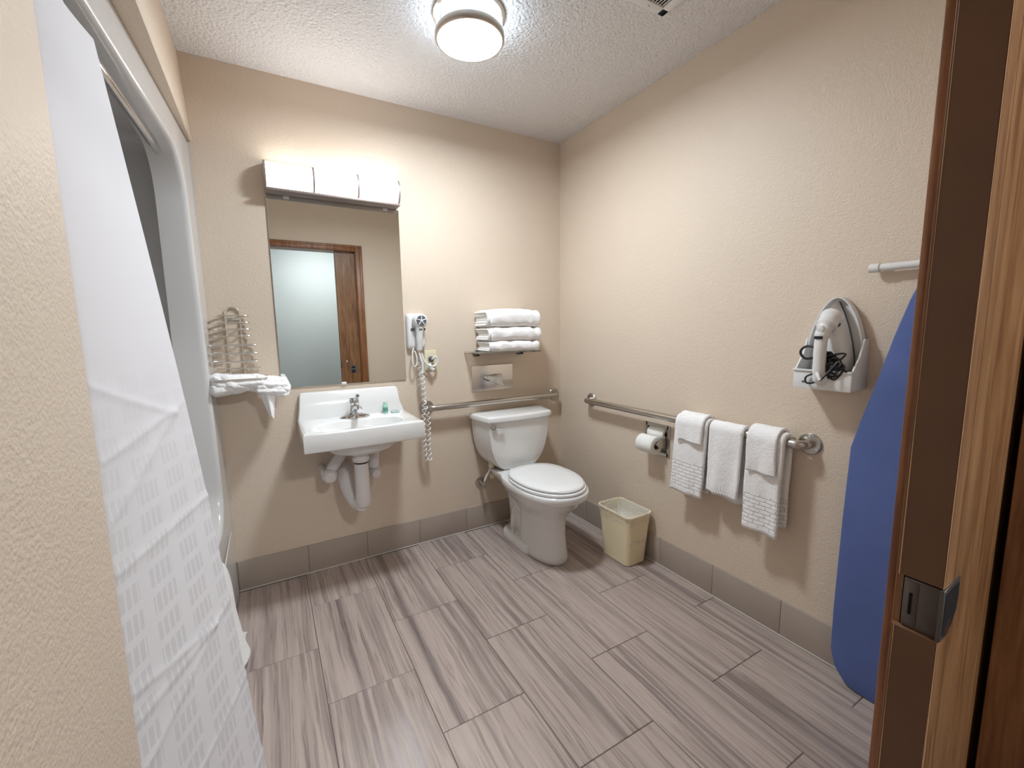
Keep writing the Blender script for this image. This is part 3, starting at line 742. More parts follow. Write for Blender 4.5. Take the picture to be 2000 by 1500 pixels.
MB().tube(smoothpath([(FX, FY-0.01, FZ+0.094), (FX+0.004, FY-0.035, FZ+0.105), (FX+0.008, FY-0.062, FZ+0.118)], 4), [0.010]*3+[0.008]*3+[0.009]*3, 12).build('lever', 'chrome', fc)
# toiletries
sbt = thing('shampoo_bottle', (-1.212, -0.083, 0.825), 'small green shampoo bottle standing on the sink', 'bottle')
MB().lathe([(0, 0), (0.0125, 0), (0.0135, 0.002), (0.0135, 0.040), (0.010, 0.046), (0, 0.047)], (-1.212, -0.083, 0.8255), 'z', 20).build('bottle_body', 'green', sbt)
MB().lathe([(0.0137, 0.010), (0.01385, 0.010), (0.01385, 0.032), (0.0137, 0.032)], (-1.212, -0.083, 0.8255), 'z', 20, caps=False).build('paper_label', 'greendark', sbt)
MB().lathe([(0, 0.0605), (0.0085, 0.0605), (0.0095, 0.058), (0.0095, 0.046), (0, 0.046)], (-1.212, -0.083, 0.8255), 'z', 16).build('cap', 'green', sbt)
so = thing('soap_packet', (-1.162, -0.096, 0.825), 'small wrapped soap bar beside the green bottle', 'soap')
B(-1.184, -1.142, -0.108, -0.082, 0.8255, 0.837, bev=0.003).build('wrapper', mat('pale_grey_green_wrapper', (196, 212, 206), 0.4), so)
B(-1.177, -1.149, -0.103, -0.087, 0.8368, 0.8374).build('printed_label', 'greendark', so, smooth=False)

# ================================================================== TOILET
TX = -0.447
to = thing('toilet', (TX, -0.37, 0), 'white two-piece toilet with closed lid in the corner', 'toilet')
def egg(yb, yf, hw, z, n=44, sq=2.25, wide=0.45):
    # elongated outline: widest at fraction 'wide' from the back
    pts = []; yc = yb+(yf-yb)*wide
    for j in range(n):
        a = 2*PI*j/n; ca, sa = math.cos(a), math.sin(a)
        px = hw*abs(ca)**(2/sq)*(1 if ca >= 0 else -1)
        ry = (yc-yf) if sa < 0 else (yb-yc)
        pq = sq if sa < 0 else sq*1.35
        py = ry*abs(sa)**(2/pq)*(1 if sa >= 0 else -1)
        px = hw*abs(ca)**(2/(sq if sa < 0 else pq))*(1 if ca >= 0 else -1)
        pts.append((TX+px, yc+py, z))
    return pts
m = MB().rings([egg(-0.30, -0.630, 0.098, 0.0, wide=0.4), egg(-0.29, -0.634, 0.104, 0.006, wide=0.4), egg(-0.29, -0.632, 0.104, 0.03, wide=0.4), egg(-0.29, -0.622, 0.098, 0.08, wide=0.4),
                egg(-0.29, -0.612, 0.093, 0.16, wide=0.42), egg(-0.28, -0.612, 0.094, 0.225, wide=0.45), egg(-0.25, -0.628, 0.110, 0.265, wide=0.5), egg(-0.22, -0.662, 0.140, 0.302, wide=0.52), egg(-0.19, -0.700, 0.166, 0.335, wide=0.54),
                egg(-0.17, -0.722, 0.176, 0.360, wide=0.54), egg(-0.165, -0.736, 0.183, 0.372, wide=0.54), egg(-0.16, -0.748, 0.190, 0.380, wide=0.54), egg(-0.16, -0.750, 0.191, 0.408, wide=0.54), egg(-0.162, -0.745, 0.187, 0.4155, wide=0.54)])
m.build('bowl', 'porcelain', to, ang=60)
# foot flange, trap body and rear deck
m = MB()
def rr_ring(x0, x1, y0, y1, r, z, n=4): return [(u, v, z) for u, v in rrect(x0, x1, y0, y1, r, n)]
m.rings([rr_ring(TX-0.118, TX+0.118, -0.46, -0.155, 0.05, 0.0), rr_ring(TX-0.120, TX+0.120, -0.46, -0.150, 0.05, 0.006), rr_ring(TX-0.118, TX+0.118, -0.46, -0.152, 0.05, 0.048), rr_ring(TX-0.108, TX+0.108, -0.45, -0.16, 0.045, 0.060)])
m.build('foot', 'porcelain', to, ang=60)
m = MB().rings([rr_ring(TX-0.070, TX+0.070, -0.42, -0.17, 0.04, 0.04), rr_ring(TX-0.072, TX+0.072, -0.42, -0.17, 0.04, 0.12), rr_ring(TX-0.080, TX+0.080, -0.42, -0.17, 0.04, 0.20), rr_ring(TX-0.088, TX+0.088, -0.40, -0.165, 0.045, 0.27),
                rr_ring(TX-0.105, TX+0.105, -0.36, -0.12, 0.05, 0.33), rr_ring(TX-0.140, TX+0.140, -0.34, -0.055, 0.05, 0.375), rr_ring(TX-0.150, TX+0.150, -0.32, -0.045, 0.05, 0.398), rr_ring(TX-0.148, TX+0.148, -0.32, -0.047, 0.05, 0.412)])
m.build('trap_body', 'porcelain', to, ang=60)
for s in (-1, 1):
    MB().lathe([(0.014, 0), (0.014, 0.008), (0.009, 0.017), (0, 0.019)], (TX+s*0.096, -0.265, 0.058), 'z', 16).build('bolt_cap', 'porcelain', to)
    # sculpted trapway seen on the side
    MB().tube(smoothpath([(TX+s*0.044, -0.38, 0.10), (TX+s*0.046, -0.345, 0.17), (TX+s*0.048, -0.30, 0.225), (TX+s*0.047, -0.25, 0.20), (TX+s*0.045, -0.225, 0.14), (TX+s*0.044, -0.215, 0.05)], 6), 0.037, 18).build('trapway', 'porcelain', to)
# seat and lid
def oval(yb, yf, hw, z): return egg(yb, yf, hw, z, sq=2.04, wide=0.46)
m = MB().rings([oval(-0.262, -0.738, 0.180, 0.4165), oval(-0.258, -0.743, 0.184, 0.420), oval(-0.258, -0.743, 0.184, 0.431), oval(-0.262, -0.738, 0.181, 0.434)])
m.build('seat', 'seatplastic', to, ang=60)
m = MB().rings([oval(-0.258, -0.728, 0.174, 0.4365), oval(-0.254, -0.733, 0.178, 0.440), oval(-0.254, -0.732, 0.177, 0.448), oval(-0.262, -0.718, 0.167, 0.4540), oval(-0.30, -0.65, 0.115, 0.4565), oval(-0.40, -0.52, 0.03, 0.457)])
m.build('lid', 'seatplastic', to, ang=60)
for s in (-1, 1):
    B(TX+s*0.075-0.022, TX+s*0.075+0.022, -0.268, -0.235, 0.416, 0.440, bev=0.006).build('hinge', 'seatplastic', to)
# tank
def tankring(hw, fw, yb, yf, z, bow=0.012):
    side = [(hw, yb), (hw, yb-0.06), (hw-0.006, yb-0.085)]
    pts = [(-x, y) for x, y in side][::1]
    fr = []
    n = 10
    for i in range(n+1):
        u = -1+2*i/n; fr.append((fw*u, yf-bow*(1-u*u)))
    allp = [(-hw, yb), (-hw, yb-0.05), (-hw+0.004, yb-0.075), (-fw-0.010, yf+0.016), (-fw-0.003, yf+0.004)] + fr[1:-1] + [(fw+0.003, yf+0.004), (fw+0.010, yf+0.016), (hw-0.004, yb-0.075), (hw, yb-0.05), (hw, yb)]
    return [(TX+x, y, z) for x, y in allp]
m = MB().rings([tankring(0.118, 0.095, -0.045, -0.185, 0.418, 0.004), tankring(0.135, 0.115, -0.04, -0.190, 0.430, 0.006), tankring(0.172, 0.145, -0.034, -0.196, 0.462, 0.008), tankring(0.198, 0.167, -0.030, -0.200, 0.500, 0.010),
                tankring(0.216, 0.183, -0.028, -0.203, 0.545, 0.012), tankring(0.228, 0.194, -0.027, -0.206, 0.60, 0.013), tankring(0.235, 0.201, -0.026, -0.209, 0.66, 0.014), tankring(0.239, 0.205, -0.026, -0.211, 0.728, 0.014)])
m.build('tank', 'porcelain', to, ang=26)
m = MB().rings([tankring(0.240, 0.206, -0.020, -0.213, 0.722, 0.014), tankring(0.250, 0.214, -0.014, -0.224, 0.727, 0.016), tankring(0.251, 0.215, -0.014, -0.225, 0.748, 0.016), tankring(0.246, 0.210, -0.018, -0.220, 0.757, 0.016), tankring(0.236, 0.200, -0.028, -0.208, 0.760, 0.016)])
m.build('tank_lid', 'porcelain', to, ang=50)
lv = MB().lathe([(0.0, -0.018), (0.010, -0.018), (0.016, -0.010), (0.017, 0.0)], (TX-0.182, -0.213, 0.693), 'y', 18).build('flush_lever', 'chrome', to)
MB().tube(smoothpath([(TX-0.182, -0.230, 0.693), (TX-0.160, -0.235, 0.692), (TX-0.13, -0.237, 0.688)], 4), [0.008]*3+[0.0065]*3+[0.0085]*3, 10).build('lever_arm', 'chrome', lv)
# supply stop
st = thing('toilet_supply', (-0.62, -0.02, 0.28), 'chrome shutoff valve and hose beside the toilet tank', 'valve')
MB().lathe([(0.0, 0), (0.030, 0), (0.028, -0.008), (0.014, -0.012), (0.012, -0.012), (0, -0.012)], (-0.630, -0.0005, 0.305), 'y', 22).build('escutcheon', 'steel', st)
MB().tube([(-0.630, -0.005, 0.305), (-0.630, -0.085, 0.300)], 0.011, 14).build('stub', 'steel', st)
MB().tube([(-0.630, -0.070, 0.285), (-0.630, -0.076, 0.335)], 0.012, 14).build('valve_body', 'steel', st)
MB().lathe([(0.0, -0.012), (0.016, -0.010), (0.019, 0), (0.016, 0.010), (0, 0.012)], (-0.588, -0.095, 0.362), 'x', 14).build('valve_handle', 'ivory', st)
MB().tube(smoothpath([(-0.630, -0.076, 0.33), (-0.622, -0.082, 0.36), (-0.606, -0.09, 0.39), (-0.600, -0.10, 0.42), (-0.600, -0.10, 0.455)], 5), 0.007, 10).build('hose', 'plastic', st)
MB().lathe([(0, 0.42), (0.018, 0.42), (0.020, 0.432), (0.018, 0.452), (0, 0.455)], (-0.592, -0.10, 0), 'z', 12).build('coupling_nut', 'ivory', st)

# ================================================================== GRAB BARS
def grab(name, p0, p1, inward, label):
    d = (Vector(p1)-Vector(p0)).normalized(); iv = Vector(inward)
    g_ = thing(name, tuple((Vector(p0)+Vector(p1))/2), label, 'grab bar', 'grab bars')
    so_ = 0.056; R = 0.030
    path = [Vector(p0)+iv*0.004]
    path.append(Vector(p0)+iv*(so_-R))
    for j in range(1, 8):
        a = PI/2*j/8; path.append(Vector(p0)+iv*(so_-R+R*math.sin(a))+d*(R-R*math.cos(a)))
    path.append(Vector(p0)+iv*so_+d*R); path.append(Vector(p1)+iv*so_-d*R)
    for j in range(1, 8):
        a = PI/2*j/8; path.append(Vector(p1)+iv*(so_-R+R*math.cos(a))-d*(R-R*math.sin(a)))
    path.append(Vector(p1)+iv*(so_-R)); path.append(Vector(p1)+iv*0.004)
    MB().tube(path, 0.0175, 20).build('bar', 'steel', g_)
    for p in (p0, p1):
        ax = 'y' if abs(iv.y) > 0.5 else 'x'
        fl = MB().lathe([(0, 0), (0.041, 0), (0.041, -0.005), (0.037, -0.009), (0.020, -0.010), (0.0, -0.010)], p, ax, 32).build('flange', 'steel', g_)
        for k in range(3):
            a = PI/2+2*PI*k/3; off = Vector((math.cos(a)*0.030, 0, math.sin(a)*0.030)) if ax == 'y' else Vector((0, math.cos(a)*0.030, math.sin(a)*0.030))
            q = Vector(p)+off+iv*0.0095
            MB().lathe([(0, -0.002), (0.0035, -0.002), (0.0045, 0.001)], tuple(q), ax, 10).build('screw', 'chrome', fl)
grab('grab_bar', (-0.957, 0, 0.818), (-0.056, 0, 0.818), (0, -1, 0), 'steel grab bar on the wall behind the toilet tank')
grab('grab_bar', (0, -0.335, 0.818), (0, -1.580, 0.818), (-1, 0, 0), 'long steel grab bar with white towels hanging over it')

# ================================================================== PAPER HOLDER, TISSUE BOX
tp = thing('paper_holder', (0, (TPY0+TPY1)/2, TPZ0), 'recessed chrome toilet paper holder under the side grab bar', 'holder')
b = MB()
e = 0.0008
y0, y1, z0, z1 = TPY0+e, TPY1-e, TPZ0+e, TPZ1-e
b.box(0.055, 0.06, y0, y1, z0, z1).box(0, 0.058, y0, y0+0.003, z0, z1).box(0, 0.058, y1-0.003, y1, z0, z1).box(0, 0.058, y0, y1, z0, z0+0.003).box(0, 0.058, y0, y1, z1-0.003, z1)
b.build('recess_box', 'steel', tp, smooth=False)
b = MB().box(-0.004, -0.0004, y0-0.010, y0+0.010, z0-0.010, z1+0.010, bev=0.001).box(-0.004, -0.0004, y1-0.010, y1+0.010, z0-0.010, z1+0.010, bev=0.001).box(-0.004, -0.0004, y0, y1, z0-0.010, z0+0.010, bev=0.001).box(-0.004, -0.0004, y0, y1, z1-0.010, z1+0.010, bev=0.001)
b.build('frame', 'steel', tp)
for y in (TPY0+0.016, TPY1-0.016):
    MB().prism([(0.02, 0.700), (0.02, 0.640), (-0.040, 0.648), (-0.062, 0.658), (-0.066, 0.668), (-0.060, 0.680), (-0.03, 0.692)], 'y', y-0.003, y+0.003).bevel(0.001, 1).build('arm', 'steel', tp)
MB().tube([(-0.050, TPY0+0.016, 0.667), (-0.050, TPY1-0.016, 0.667)], 0.008, 12).build('spindle', 'plastic', tp)
def roll(c, R, r0, L, ax, lab):
    m = MB().lathe([(r0, -L/2), (R-0.002, -L/2), (R, -L/2+0.002), (R, L/2-0.002), (R-0.002, L/2), (r0, L/2), (r0, -L/2)], c, ax, 36, caps=False)
    o = thing('toilet_roll', c, lab, 'toilet roll', 'toilet rolls')
    m.build('paper', 'tissue', o, ang=50)
    MB().lathe([(r0, -L/2), (r0-0.0015, -L/2), (r0-0.0015, L/2), (r0, L/2)], c, ax, 28, caps=False).build('core_tube', mat('brown_card', (150, 130, 112), 0.9), o)
roll((-0.055, -0.852, 0.660), 0.046, 0.020, 0.104, 'y', 'white toilet roll on the holder spindle')
roll((0.002, -0.862, 0.713), 0.030, 0.014, 0.104, 'y', 'spare toilet roll inside the recessed holder')
# tissue dispenser plate
ts = thing('tissue_dispenser', (-0.523, 0, 0.885), 'flat chrome tissue dispenser plate with a tissue sticking out', 'dispenser')
B(-0.667, -0.380, -0.007, 0, 0.885, 1.042, bev=0.002).build('plate', mat('bright_chrome_plate', (232, 228, 224), 0.18, 0.9), ts)
MB().prism([(-0.526+0.058*math.cos(a), 0.958+0.017*math.sin(a)) for a in [2*PI*j/28 for j in range(28)]], 'y', -0.0078, -0.006).build('slot', 'dark', ts, smooth=False)
def tiss(i, j):
    x = -0.590+0.125*i; v = j-0.5
    z = 0.966-0.016*i+0.052*v*(0.30+1.1*i)+0.010*nz(i*6, v*4, 2)
    y = -0.016-0.036*math.sin(PI*min(1, i*0.8+0.1))-0.014*nz(i*7, v*5, 8)+0.016*v
    return (x, y, z)
to_ = MB().grid(tiss, 20, 14).build('tissue_sheet', 'tissue', ts, ang=180)
tk = MB().grid(lambda i, j: (-0.585+0.06*i, -0.012-0.012*math.sin(PI*i), 0.966-0.002*i+0.006*(j-0.5)), 8, 3).build('tissue_fold', 'tissue', ts, ang=180)

# ================================================================== SHELF AND TOWEL STACK
sf = thing('towel_shelf', (-0.45, 0, 1.10), 'clear shelf on steel brackets above the tissue dispenser', 'shelf')
B(-0.712, -0.290, -0.205, -0.004, 1.124, 1.1315, bev=0.001).build('shelf_panel', 'glassshelf', sf)
for x in (-0.640, -0.335):
    b = MB().lathe([(0, 0), (0.014, 0), (0.014, -0.012), (0.010, -0.016), (0.010, -0.05), (0.0, -0.05)], (x, 0, 1.112), 'y', 18)
    b.box(x-0.010, x+0.010, -0.050, -0.018, 1.103, 1.1238, bev=0.002).build('bracket', 'blackmetal', sf)
    MB().lathe([(0, 0.0), (0.012, 0.0), (0.012, 0.006), (0, 0.008)], (x, -0.034, 1.1315), 'z', 14).build('clamp_knob', 'blackmetal', sf)
def folded(name, x0, x1, y0, y1, z0, z1, layers, lab, seed):
    t_ = thing(name, ((x0+x1)/2, (y0+y1)/2, z0), lab, 'towel', 'folded towels on the clear shelf')
    h = (z1-z0)
    # outer fold: spiral cross-section in (y,z), extruded along x
    T = h/(2*layers)*0.98
        # concentric U folds: path starts in the middle, wraps outwards
    k = layers
    path = []
    yc0, yc1 = y0+h*0.5, y1-h*0.12
    # build a spiral centreline
    pts = []
    zc = (z0+z1)/2
    for q in range(k*2):
        r = T*(q*0.5+0.5)
        if q % 2 == 0: pts += [(y1-0.01-0.004*q, zc - (r if (q//2) % 1 == 0 else -r)), (y0+r+T*0.5, zc-r)]
    # simple: outer shell + inner visible layers
    def ringpts(yb, yf, za, zb, r): return rrect(yf, yb, za, zb, r, 7)
    m = MB(); n = 40; rings = []
    base = ringpts(y1, y0, z0, z1, h*0.46)
    for i in range(n+1):
        u = i/n; x = x0+(x1-x0)*u
        e = 1-0.35*(max(0, 1-u/0.03)**2)-0.55*max(0, (u-0.965)/0.035)**2
        rg_ = []
        for (yy, zz) in base:
            dy, dz = yy-(y0+y1)/2, zz-zc
            bl = 0.006*nz(u*6+seed, yy*20, zz*30)+0.003*nz(u*16+seed, yy*40, zz*50)
            if u > 0.72: bl += 0.003*math.sin((u-0.72)*40)
            top = 0.010*math.sin(PI*min(1, u*1.1))*(dz > 0)-0.012*max(0, u-0.6)*(dz > 0)
            ny, nzz = (dy/(abs(dy)+0.03), dz/(abs(dz)+0.02))
            zz2 = zc+dz*e+bl*nzz+(top if layers > 2 else top*0.4)
            rg_.append((x, (y0+y1)/2+dy*e+bl*ny, max(zz2, z0+0.0002)))
        rings.append(rg_)
    m.rings(rings); m.build('folded_cloth', 'towel', t_, ang=180)
    # visible fold edges at the left end: nested U-strips
    for q in range(layers):
        f = 0.80-0.34*q
        if f < 0.1: break
        hh = h*f*0.5; yy1 = y1-0.008; yy0 = y0+h*0.5-hh*0.95
        cp = [(yy1, zc-hh*0.92)]+[(y0+h*0.5+0.0+hh*0.95*math.cos(a), zc+hh*0.92*math.sin(a)) for a in [1.5*PI-PI*j/10 for j in range(11)]]+[(yy1, zc+hh*0.92)]
        P_ = [(x0-0.003+0.004*q+0.002*nz(y*40, z*40, seed), y, z) for y, z in cp]
        MB().tube(smoothpath(P_, 2), h*0.085, 8).build('fold_edge', 'towel', t_)
folded('folded_towel', -0.628, -0.288, -0.205, -0.02, 1.1318, 1.193, 2, 'thin folded white towel at the bottom of the shelf stack', 1.3)
folded('folded_towel', -0.632, -0.276, -0.208, -0.015, 1.194, 1.272, 2, 'folded white towel in the middle of the shelf stack', 4.1)
folded('folded_towel', -0.636, -0.280, -0.210, -0.015, 1.273, 1.372, 3, 'thick folded white towel on top of the shelf stack', 7.7)

# ================================================================== HAIR DRYER, OUTLET
hd = thing('wall_hair_dryer', (-1.005, 0, 1.16), 'white wall mounted hair dryer with coiled cord right of the mirror', 'hair dryer')
m = MB()
rg = []
for y, gsc in ((0, 1), (-0.022, 1), (-0.030, 0.93), (-0.034, 0.8)):
    rg.append([(-1.007+(u)*gsc, y, 1.258+(v)*gsc) for u, v in rrect(-0.050, 0.050, -0.098, 0.098, 0.018, 4)])
m.rings(rg).build('wall_cradle', 'plastic', hd, ang=45)
MB().lathe([(0, -0.085), (0.022, -0.085), (0.035, -0.080), (0.040, -0.068), (0.040, -0.030), (0, -0.030)], (-0.993, 0, 1.315), 'y', 30).build('motor_head', 'plastic', hd)
gr = MB().lathe([(0, -0.0865), (0.027, -0.0865), (0.028, -0.084)], (-0.993, 0, 1.315), 'y', 28).build('intake_grille', 'greydark', hd)
for k in range(5):
    a = PI/2+2*PI*k/5
    MB().tube([(-0.993, -0.088, 1.315), (-0.993+0.028*math.cos(a), -0.087, 1.315+0.028*math.sin(a))], 0.0028, 8).build('grille_spoke', 'plastic', gr)
MB().lathe([(0, -0.091), (0.006, -0.090), (0.007, -0.086)], (-0.993, 0, 1.315), 'y', 14).build('grille_hub', 'plastic', gr)
MB().tube(smoothpath([(-0.996, -0.060, 1.285), (-0.999, -0.060, 1.25), (-1.001, -0.056, 1.19), (-1.001, -0.050, 1.155)], 4), [0.021]*4+[0.0185]*4+[0.016]*5, 18).build('handle', 'plastic', hd)
for x in (-1.030, -0.968):
    B(x-0.011, x+0.011, -0.040, -0.030, 1.262, 1.274, bev=0.002).build('cradle_switch', 'greydark', hd)
B(-1.008, -0.988, -0.0815, -0.076, 1.262, 1.273, bev=0.001).build('name_plate', 'greydark', hd)
# loop of plain cord, then the coil
MB().tube(smoothpath([(-1.004, -0.05, 1.157), (-1.000, -0.055, 1.12), (-0.992, -0.06, 1.09), (-0.99, -0.06, 1.05), (-0.996, -0.06, 1.03)], 6), 0.0055, 10).build('strain_relief', 'plastic', hd)
MB().tube(smoothpath([(-1.030, -0.035, 1.165), (-1.040, -0.045, 1.13), (-1.042, -0.05, 1.085), (-1.032, -0.05, 1.062), (-1.018, -0.05, 1.08), (-1.018, -0.048, 1.12), (-1.026, -0.04, 1.15)], 6), 0.004, 8).build('cord_loop', 'plastic', hd)
def coil(path, R, r, pitch, name):
    P = smoothpath(path, 30); L = [0]
    for i in range(1, len(P)): L.append(L[-1]+(P[i]-P[i-1]).length)
    tot = L[-1]; n = int(tot/pitch*12); out = []; k = 0
    for i in range(n+1):
        s = tot*i/n
        while k < len(L)-2 and L[k+1] < s: k += 1
        f = (s-L[k])/max(1e-9, L[k+1]-L[k]); c = P[k].lerp(P[k+1], f); t = (P[k+1]-P[k]).normalized()
        a1 = t.cross(Vector((0, 1, 0)))
        a1 = a1.normalized() if a1.length > 0.05 else Vector((1, 0, 0))
        a2 = t.cross(a1); th = 2*PI*s/pitch
        out.append(c+R*(math.cos(th)*a1+math.sin(th)*a2))
    return MB().tube(out, r, 6).build(name, 'plastic', hd)
coil([(-0.995, -0.062, 1.035), (-0.992, -0.06, 0.95), (-0.988, -0.055, 0.86), (-1.003, -0.075, 0.77), (-1.006, -0.075, 0.66), (-0.996, -0.06, 0.56), (-0.985, -0.055, 0.515), (-0.968, -0.055, 0.525), (-0.972, -0.052, 0.60), (-0.966, -0.052, 0.72), (-0.972, -0.05, 0.80), (-0.986, -0.042, 0.86), (-0.996, -0.04, 0.95), (-0.998, -0.035, 1.03), (-1.0, -0.034, 1.10)], 0.0105, 0.0032, 0.030, 'coiled_cord')
ol = thing('wall_outlet', (-0.92, 0, 1.03), 'ivory wall outlet with a white plug and curled cord', 'outlet')
B(-0.958, -0.888, -0.007, 0, 1.032, 1.148, bev=0.003).build('cover_plate', 'ivory', ol)
MB().lathe([(0, -0.009), (0.017, -0.009), (0.017, -0.006)], (-0.923, 0, 1.068), 'y', 20).build('receptacle', 'ivory', ol)
MB().lathe([(0, -0.030), (0.010, -0.029), (0.015, -0.022), (0.016, -0.008), (0, -0.008)], (-0.922, 0, 1.098), 'y', 18).build('plug', 'greydark', ol)
MB().tube(smoothpath([(-0.922, -0.03, 1.098), (-0.905, -0.045, 1.112), (-0.896, -0.045, 1.095), (-0.905, -0.045, 1.066), (-0.93, -0.045, 1.058), (-0.955, -0.04, 1.07), (-0.975, -0.035, 1.10), (-0.985, -0.03, 1.135)], 6), 0.0058, 10).build('cord', 'plastic', ol)
MB().tube(smoothpath([(-0.940, -0.03, 1.075), (-0.934, -0.036, 1.052), (-0.920, -0.038, 1.036)], 4), [0.010]*4+[0.013]*5, 10).build('plug_guard', 'plastic', ol)

# ================================================================== TOWELS ON THE BAR
BARX, BARZ = -0.056, 0.818
def draped(name, y0, y1, zf, zb, T, r0, material, lab, seed, skew=0.0, gap=0.0, wav=0.004, group='towels hanging on the grab bar', xoff=0.0):
    R = 0.0175+T/2+gap
    path = []
    n1 = 26
    for i in range(n1): path.append((BARX-R-xoff*(1-i/n1), zf+(BARZ-zf)*i/n1))
    for i in range(13):
        a = PI-PI*i/12; path.append((BARX+R*math.cos(a), BARZ+R*math.sin(a)))
    xb = min(BARX+R, -0.012)
    for i in range(1, n1): path.append((xb, BARZ-(BARZ-zb)*i/(n1-1)))
    rings = []
    for i, (x, z) in enumerate(path):
        a = path[max(0, i-1)]; c = path[min(len(path)-1, i+1)]; t = Vector((c[0]-a[0], 0, c[1]-a[1])).normalized()
        n_ = Vector((-t.z, 0, t.x))
        if i < n1: fr = 1-i/n1
        elif i > n1+13: fr = (i-n1-13)/(n1)
        else: fr = 0
        side = 1 if i < n1+6 else -1
        ring = []
        for (yy, tt) in rrect(y0, y1, -T/2, T/2, T*0.42, 4):
            pass
        prof = []
        K = 18
        for j in range(K+1): prof.append((y0+(y1-y0)*j/K, T/2))
        prof.append((y1+T*0.22, T*0.25)); prof.append((y1+T*0.22, -T*0.25))
        for j in range(K+1): prof.append((y1-(y1-y0)*j/K, -T/2))
        prof.append((y0-T*0.22, -T*0.25)); prof.append((y0-T*0.22, T*0.25))
        for (yy, tt) in prof:
            wv = wav*fr*(math.sin(yy*55+seed)+0.8*nz(yy*18, z*5, seed))+0.002*nz(yy*30, z*14, seed+3)
            q = Vector((x, yy, z))+n_*(tt+wv)
            q.y += skew*fr+0.006*nz(z*7, seed, 1.1)*fr
            if i == 0 or i == len(path)-1: q.z += 0.008*nz(yy*16, seed, 4.4)
            q.x = min(q.x, -0.004)
            ring.append(q)
        rings.append(ring)
    o = MB().rings(rings).build(name, material, ang=180)
    tag(o, lab, 'towel', group)
    return o
draped('bath_towel', -1.205, -1.045, 0.485, 0.50, 0.020, 0, 'towelbrick', 'white bath towel with woven band nearest the toilet paper holder', 1.0, skew=0.018)
draped('hand_towel', -1.365, -1.222, 0.535, 0.505, 0.018, 0, 'towelrib', 'white hand towel with ribbed hem hanging in the middle of the bar', 2.4, skew=0.010, wav=0.007)
draped('bath_towel', -1.528, -1.396, 0.440, 0.47, 0.021, 0, 'towelbrick', 'longest white bath towel with woven band beside the bar end', 5.2, skew=0.008)
draped('washcloth', -1.196, -1.066, 0.742, 0.70, 0.012, 0, 'towel', 'small white washcloth over the bath towel nearest the paper holder', 3.1, gap=0.0225, wav=0.003, skew=0.004)
draped('washcloth', -1.512, -1.402, 0.690, 0.70, 0.012, 0, 'towel', 'small white washcloth over the longest bath towel', 8.3, gap=0.0235, wav=0.005, skew=0.0)

# ================================================================== WASTE BIN
bx0, bx1, by0, by1 = -0.195, -0.018, -0.862, -0.612
tb = thing('waste_bin', ((bx0+bx1)/2, (by0+by1)/2, 0), 'cream plastic waste bin with a clear liner by the wall', 'waste bin')
def bring(f, z, ins=0.0, r=0.028):
    cx, cy = (bx0+bx1)/2, (by0+by1)/2; hx, hy = (bx1-bx0)/2*f-ins, (by1-by0)/2*f-ins
    return [(u, v, z) for u, v in rrect(cx-hx, cx+hx, cy-hy, cy+hy, r, 6)]
HB = 0.285
MB().rings([bring(0.78, 0.0, 0.004), bring(0.785, 0.004), bring(0.95, HB-0.02), bring(0.955, HB-0.012), bring(1.0, HB-0.010), bring(1.005, HB-0.004), bring(0.99, HB), bring(0.94, HB), bring(0.935, HB-0.012), bring(0.78, 0.006, 0.003)], True, True).build('bin_body', 'bin', tb, ang=40)
ln = MB(); rg = []
for f, z in ((0.86, 0.12), (0.90, HB-0.05), (0.93, HB-0.004), (0.985, HB+0.004), (1.012, HB+0.001), (1.014, HB-0.010), (0.985, HB-0.03), (0.968, HB-0.052)):
    rr_ = bring(f, z); o_ = []
    for j, p in enumerate(rr_):
        k = 0.010*nz(p[0]*35, p[1]*35, z*20)+0.004*nz(p[0]*90, p[1]*90, z*40)
        low_ = (1 if f < 0.99 and z < HB-0.02 and f > 0.94 else 0)
        d = Vector((p[0]-(bx0+bx1)/2, p[1]-(by0+by1)/2, 0)).normalized()
        o_.append((p[0]+d.x*max(-0.002, k*0.5)*(0 if p[0] > -0.03 else 1), p[1]+d.y*max(-0.001, k*0.5), p[2]+k*(0.5+3.0*low_)))
    rg.append(o_)
ln.rings(rg, False, False).build('liner_bag', 'liner', tb, ang=180)
ln2 = MB(); rg = []
for f, z in ((0.925, HB-0.004), (0.88, HB-0.05), (0.86, 0.20), (0.62, 0.175), (0.2, 0.17)):
    rg.append([(p[0]+0.010*nz(p[0]*40, p[1]*40, z*30), p[1]+0.010*nz(p[1]*40, p[0]*40, z*30+5), p[2]+0.012*nz(p[0]*30, p[1]*30, 9)) for p in bring(f, z)])
ln2.rings(rg, False, True).build('liner_inside', 'linerin', tb, ang=180)

# ================================================================== IRON AND HOLDER
ih = thing('iron_holder', (0, -1.647, 1.04), 'white wall mounted iron holder', 'holder')
IYC = -1.646
def arch(hw, z0, z1, n=16, yc=IYC):
    pts = [(yc-hw, z0), (yc+hw, z0)]
    zs = z0+(z1-z0)*0.42
    for j in range(n+1):
        a = PI*j/n; pts.append((yc+hw*math.cos(a)*(1-0.20*math.sin(a)), zs+(z1-zs)*math.sin(a)))
    return pts
MB().prism(arch(0.086, 1.04, 1.352), 'x', -0.010, 0).bevel(0.002, 1).build('back_plate', 'plastic', ih)
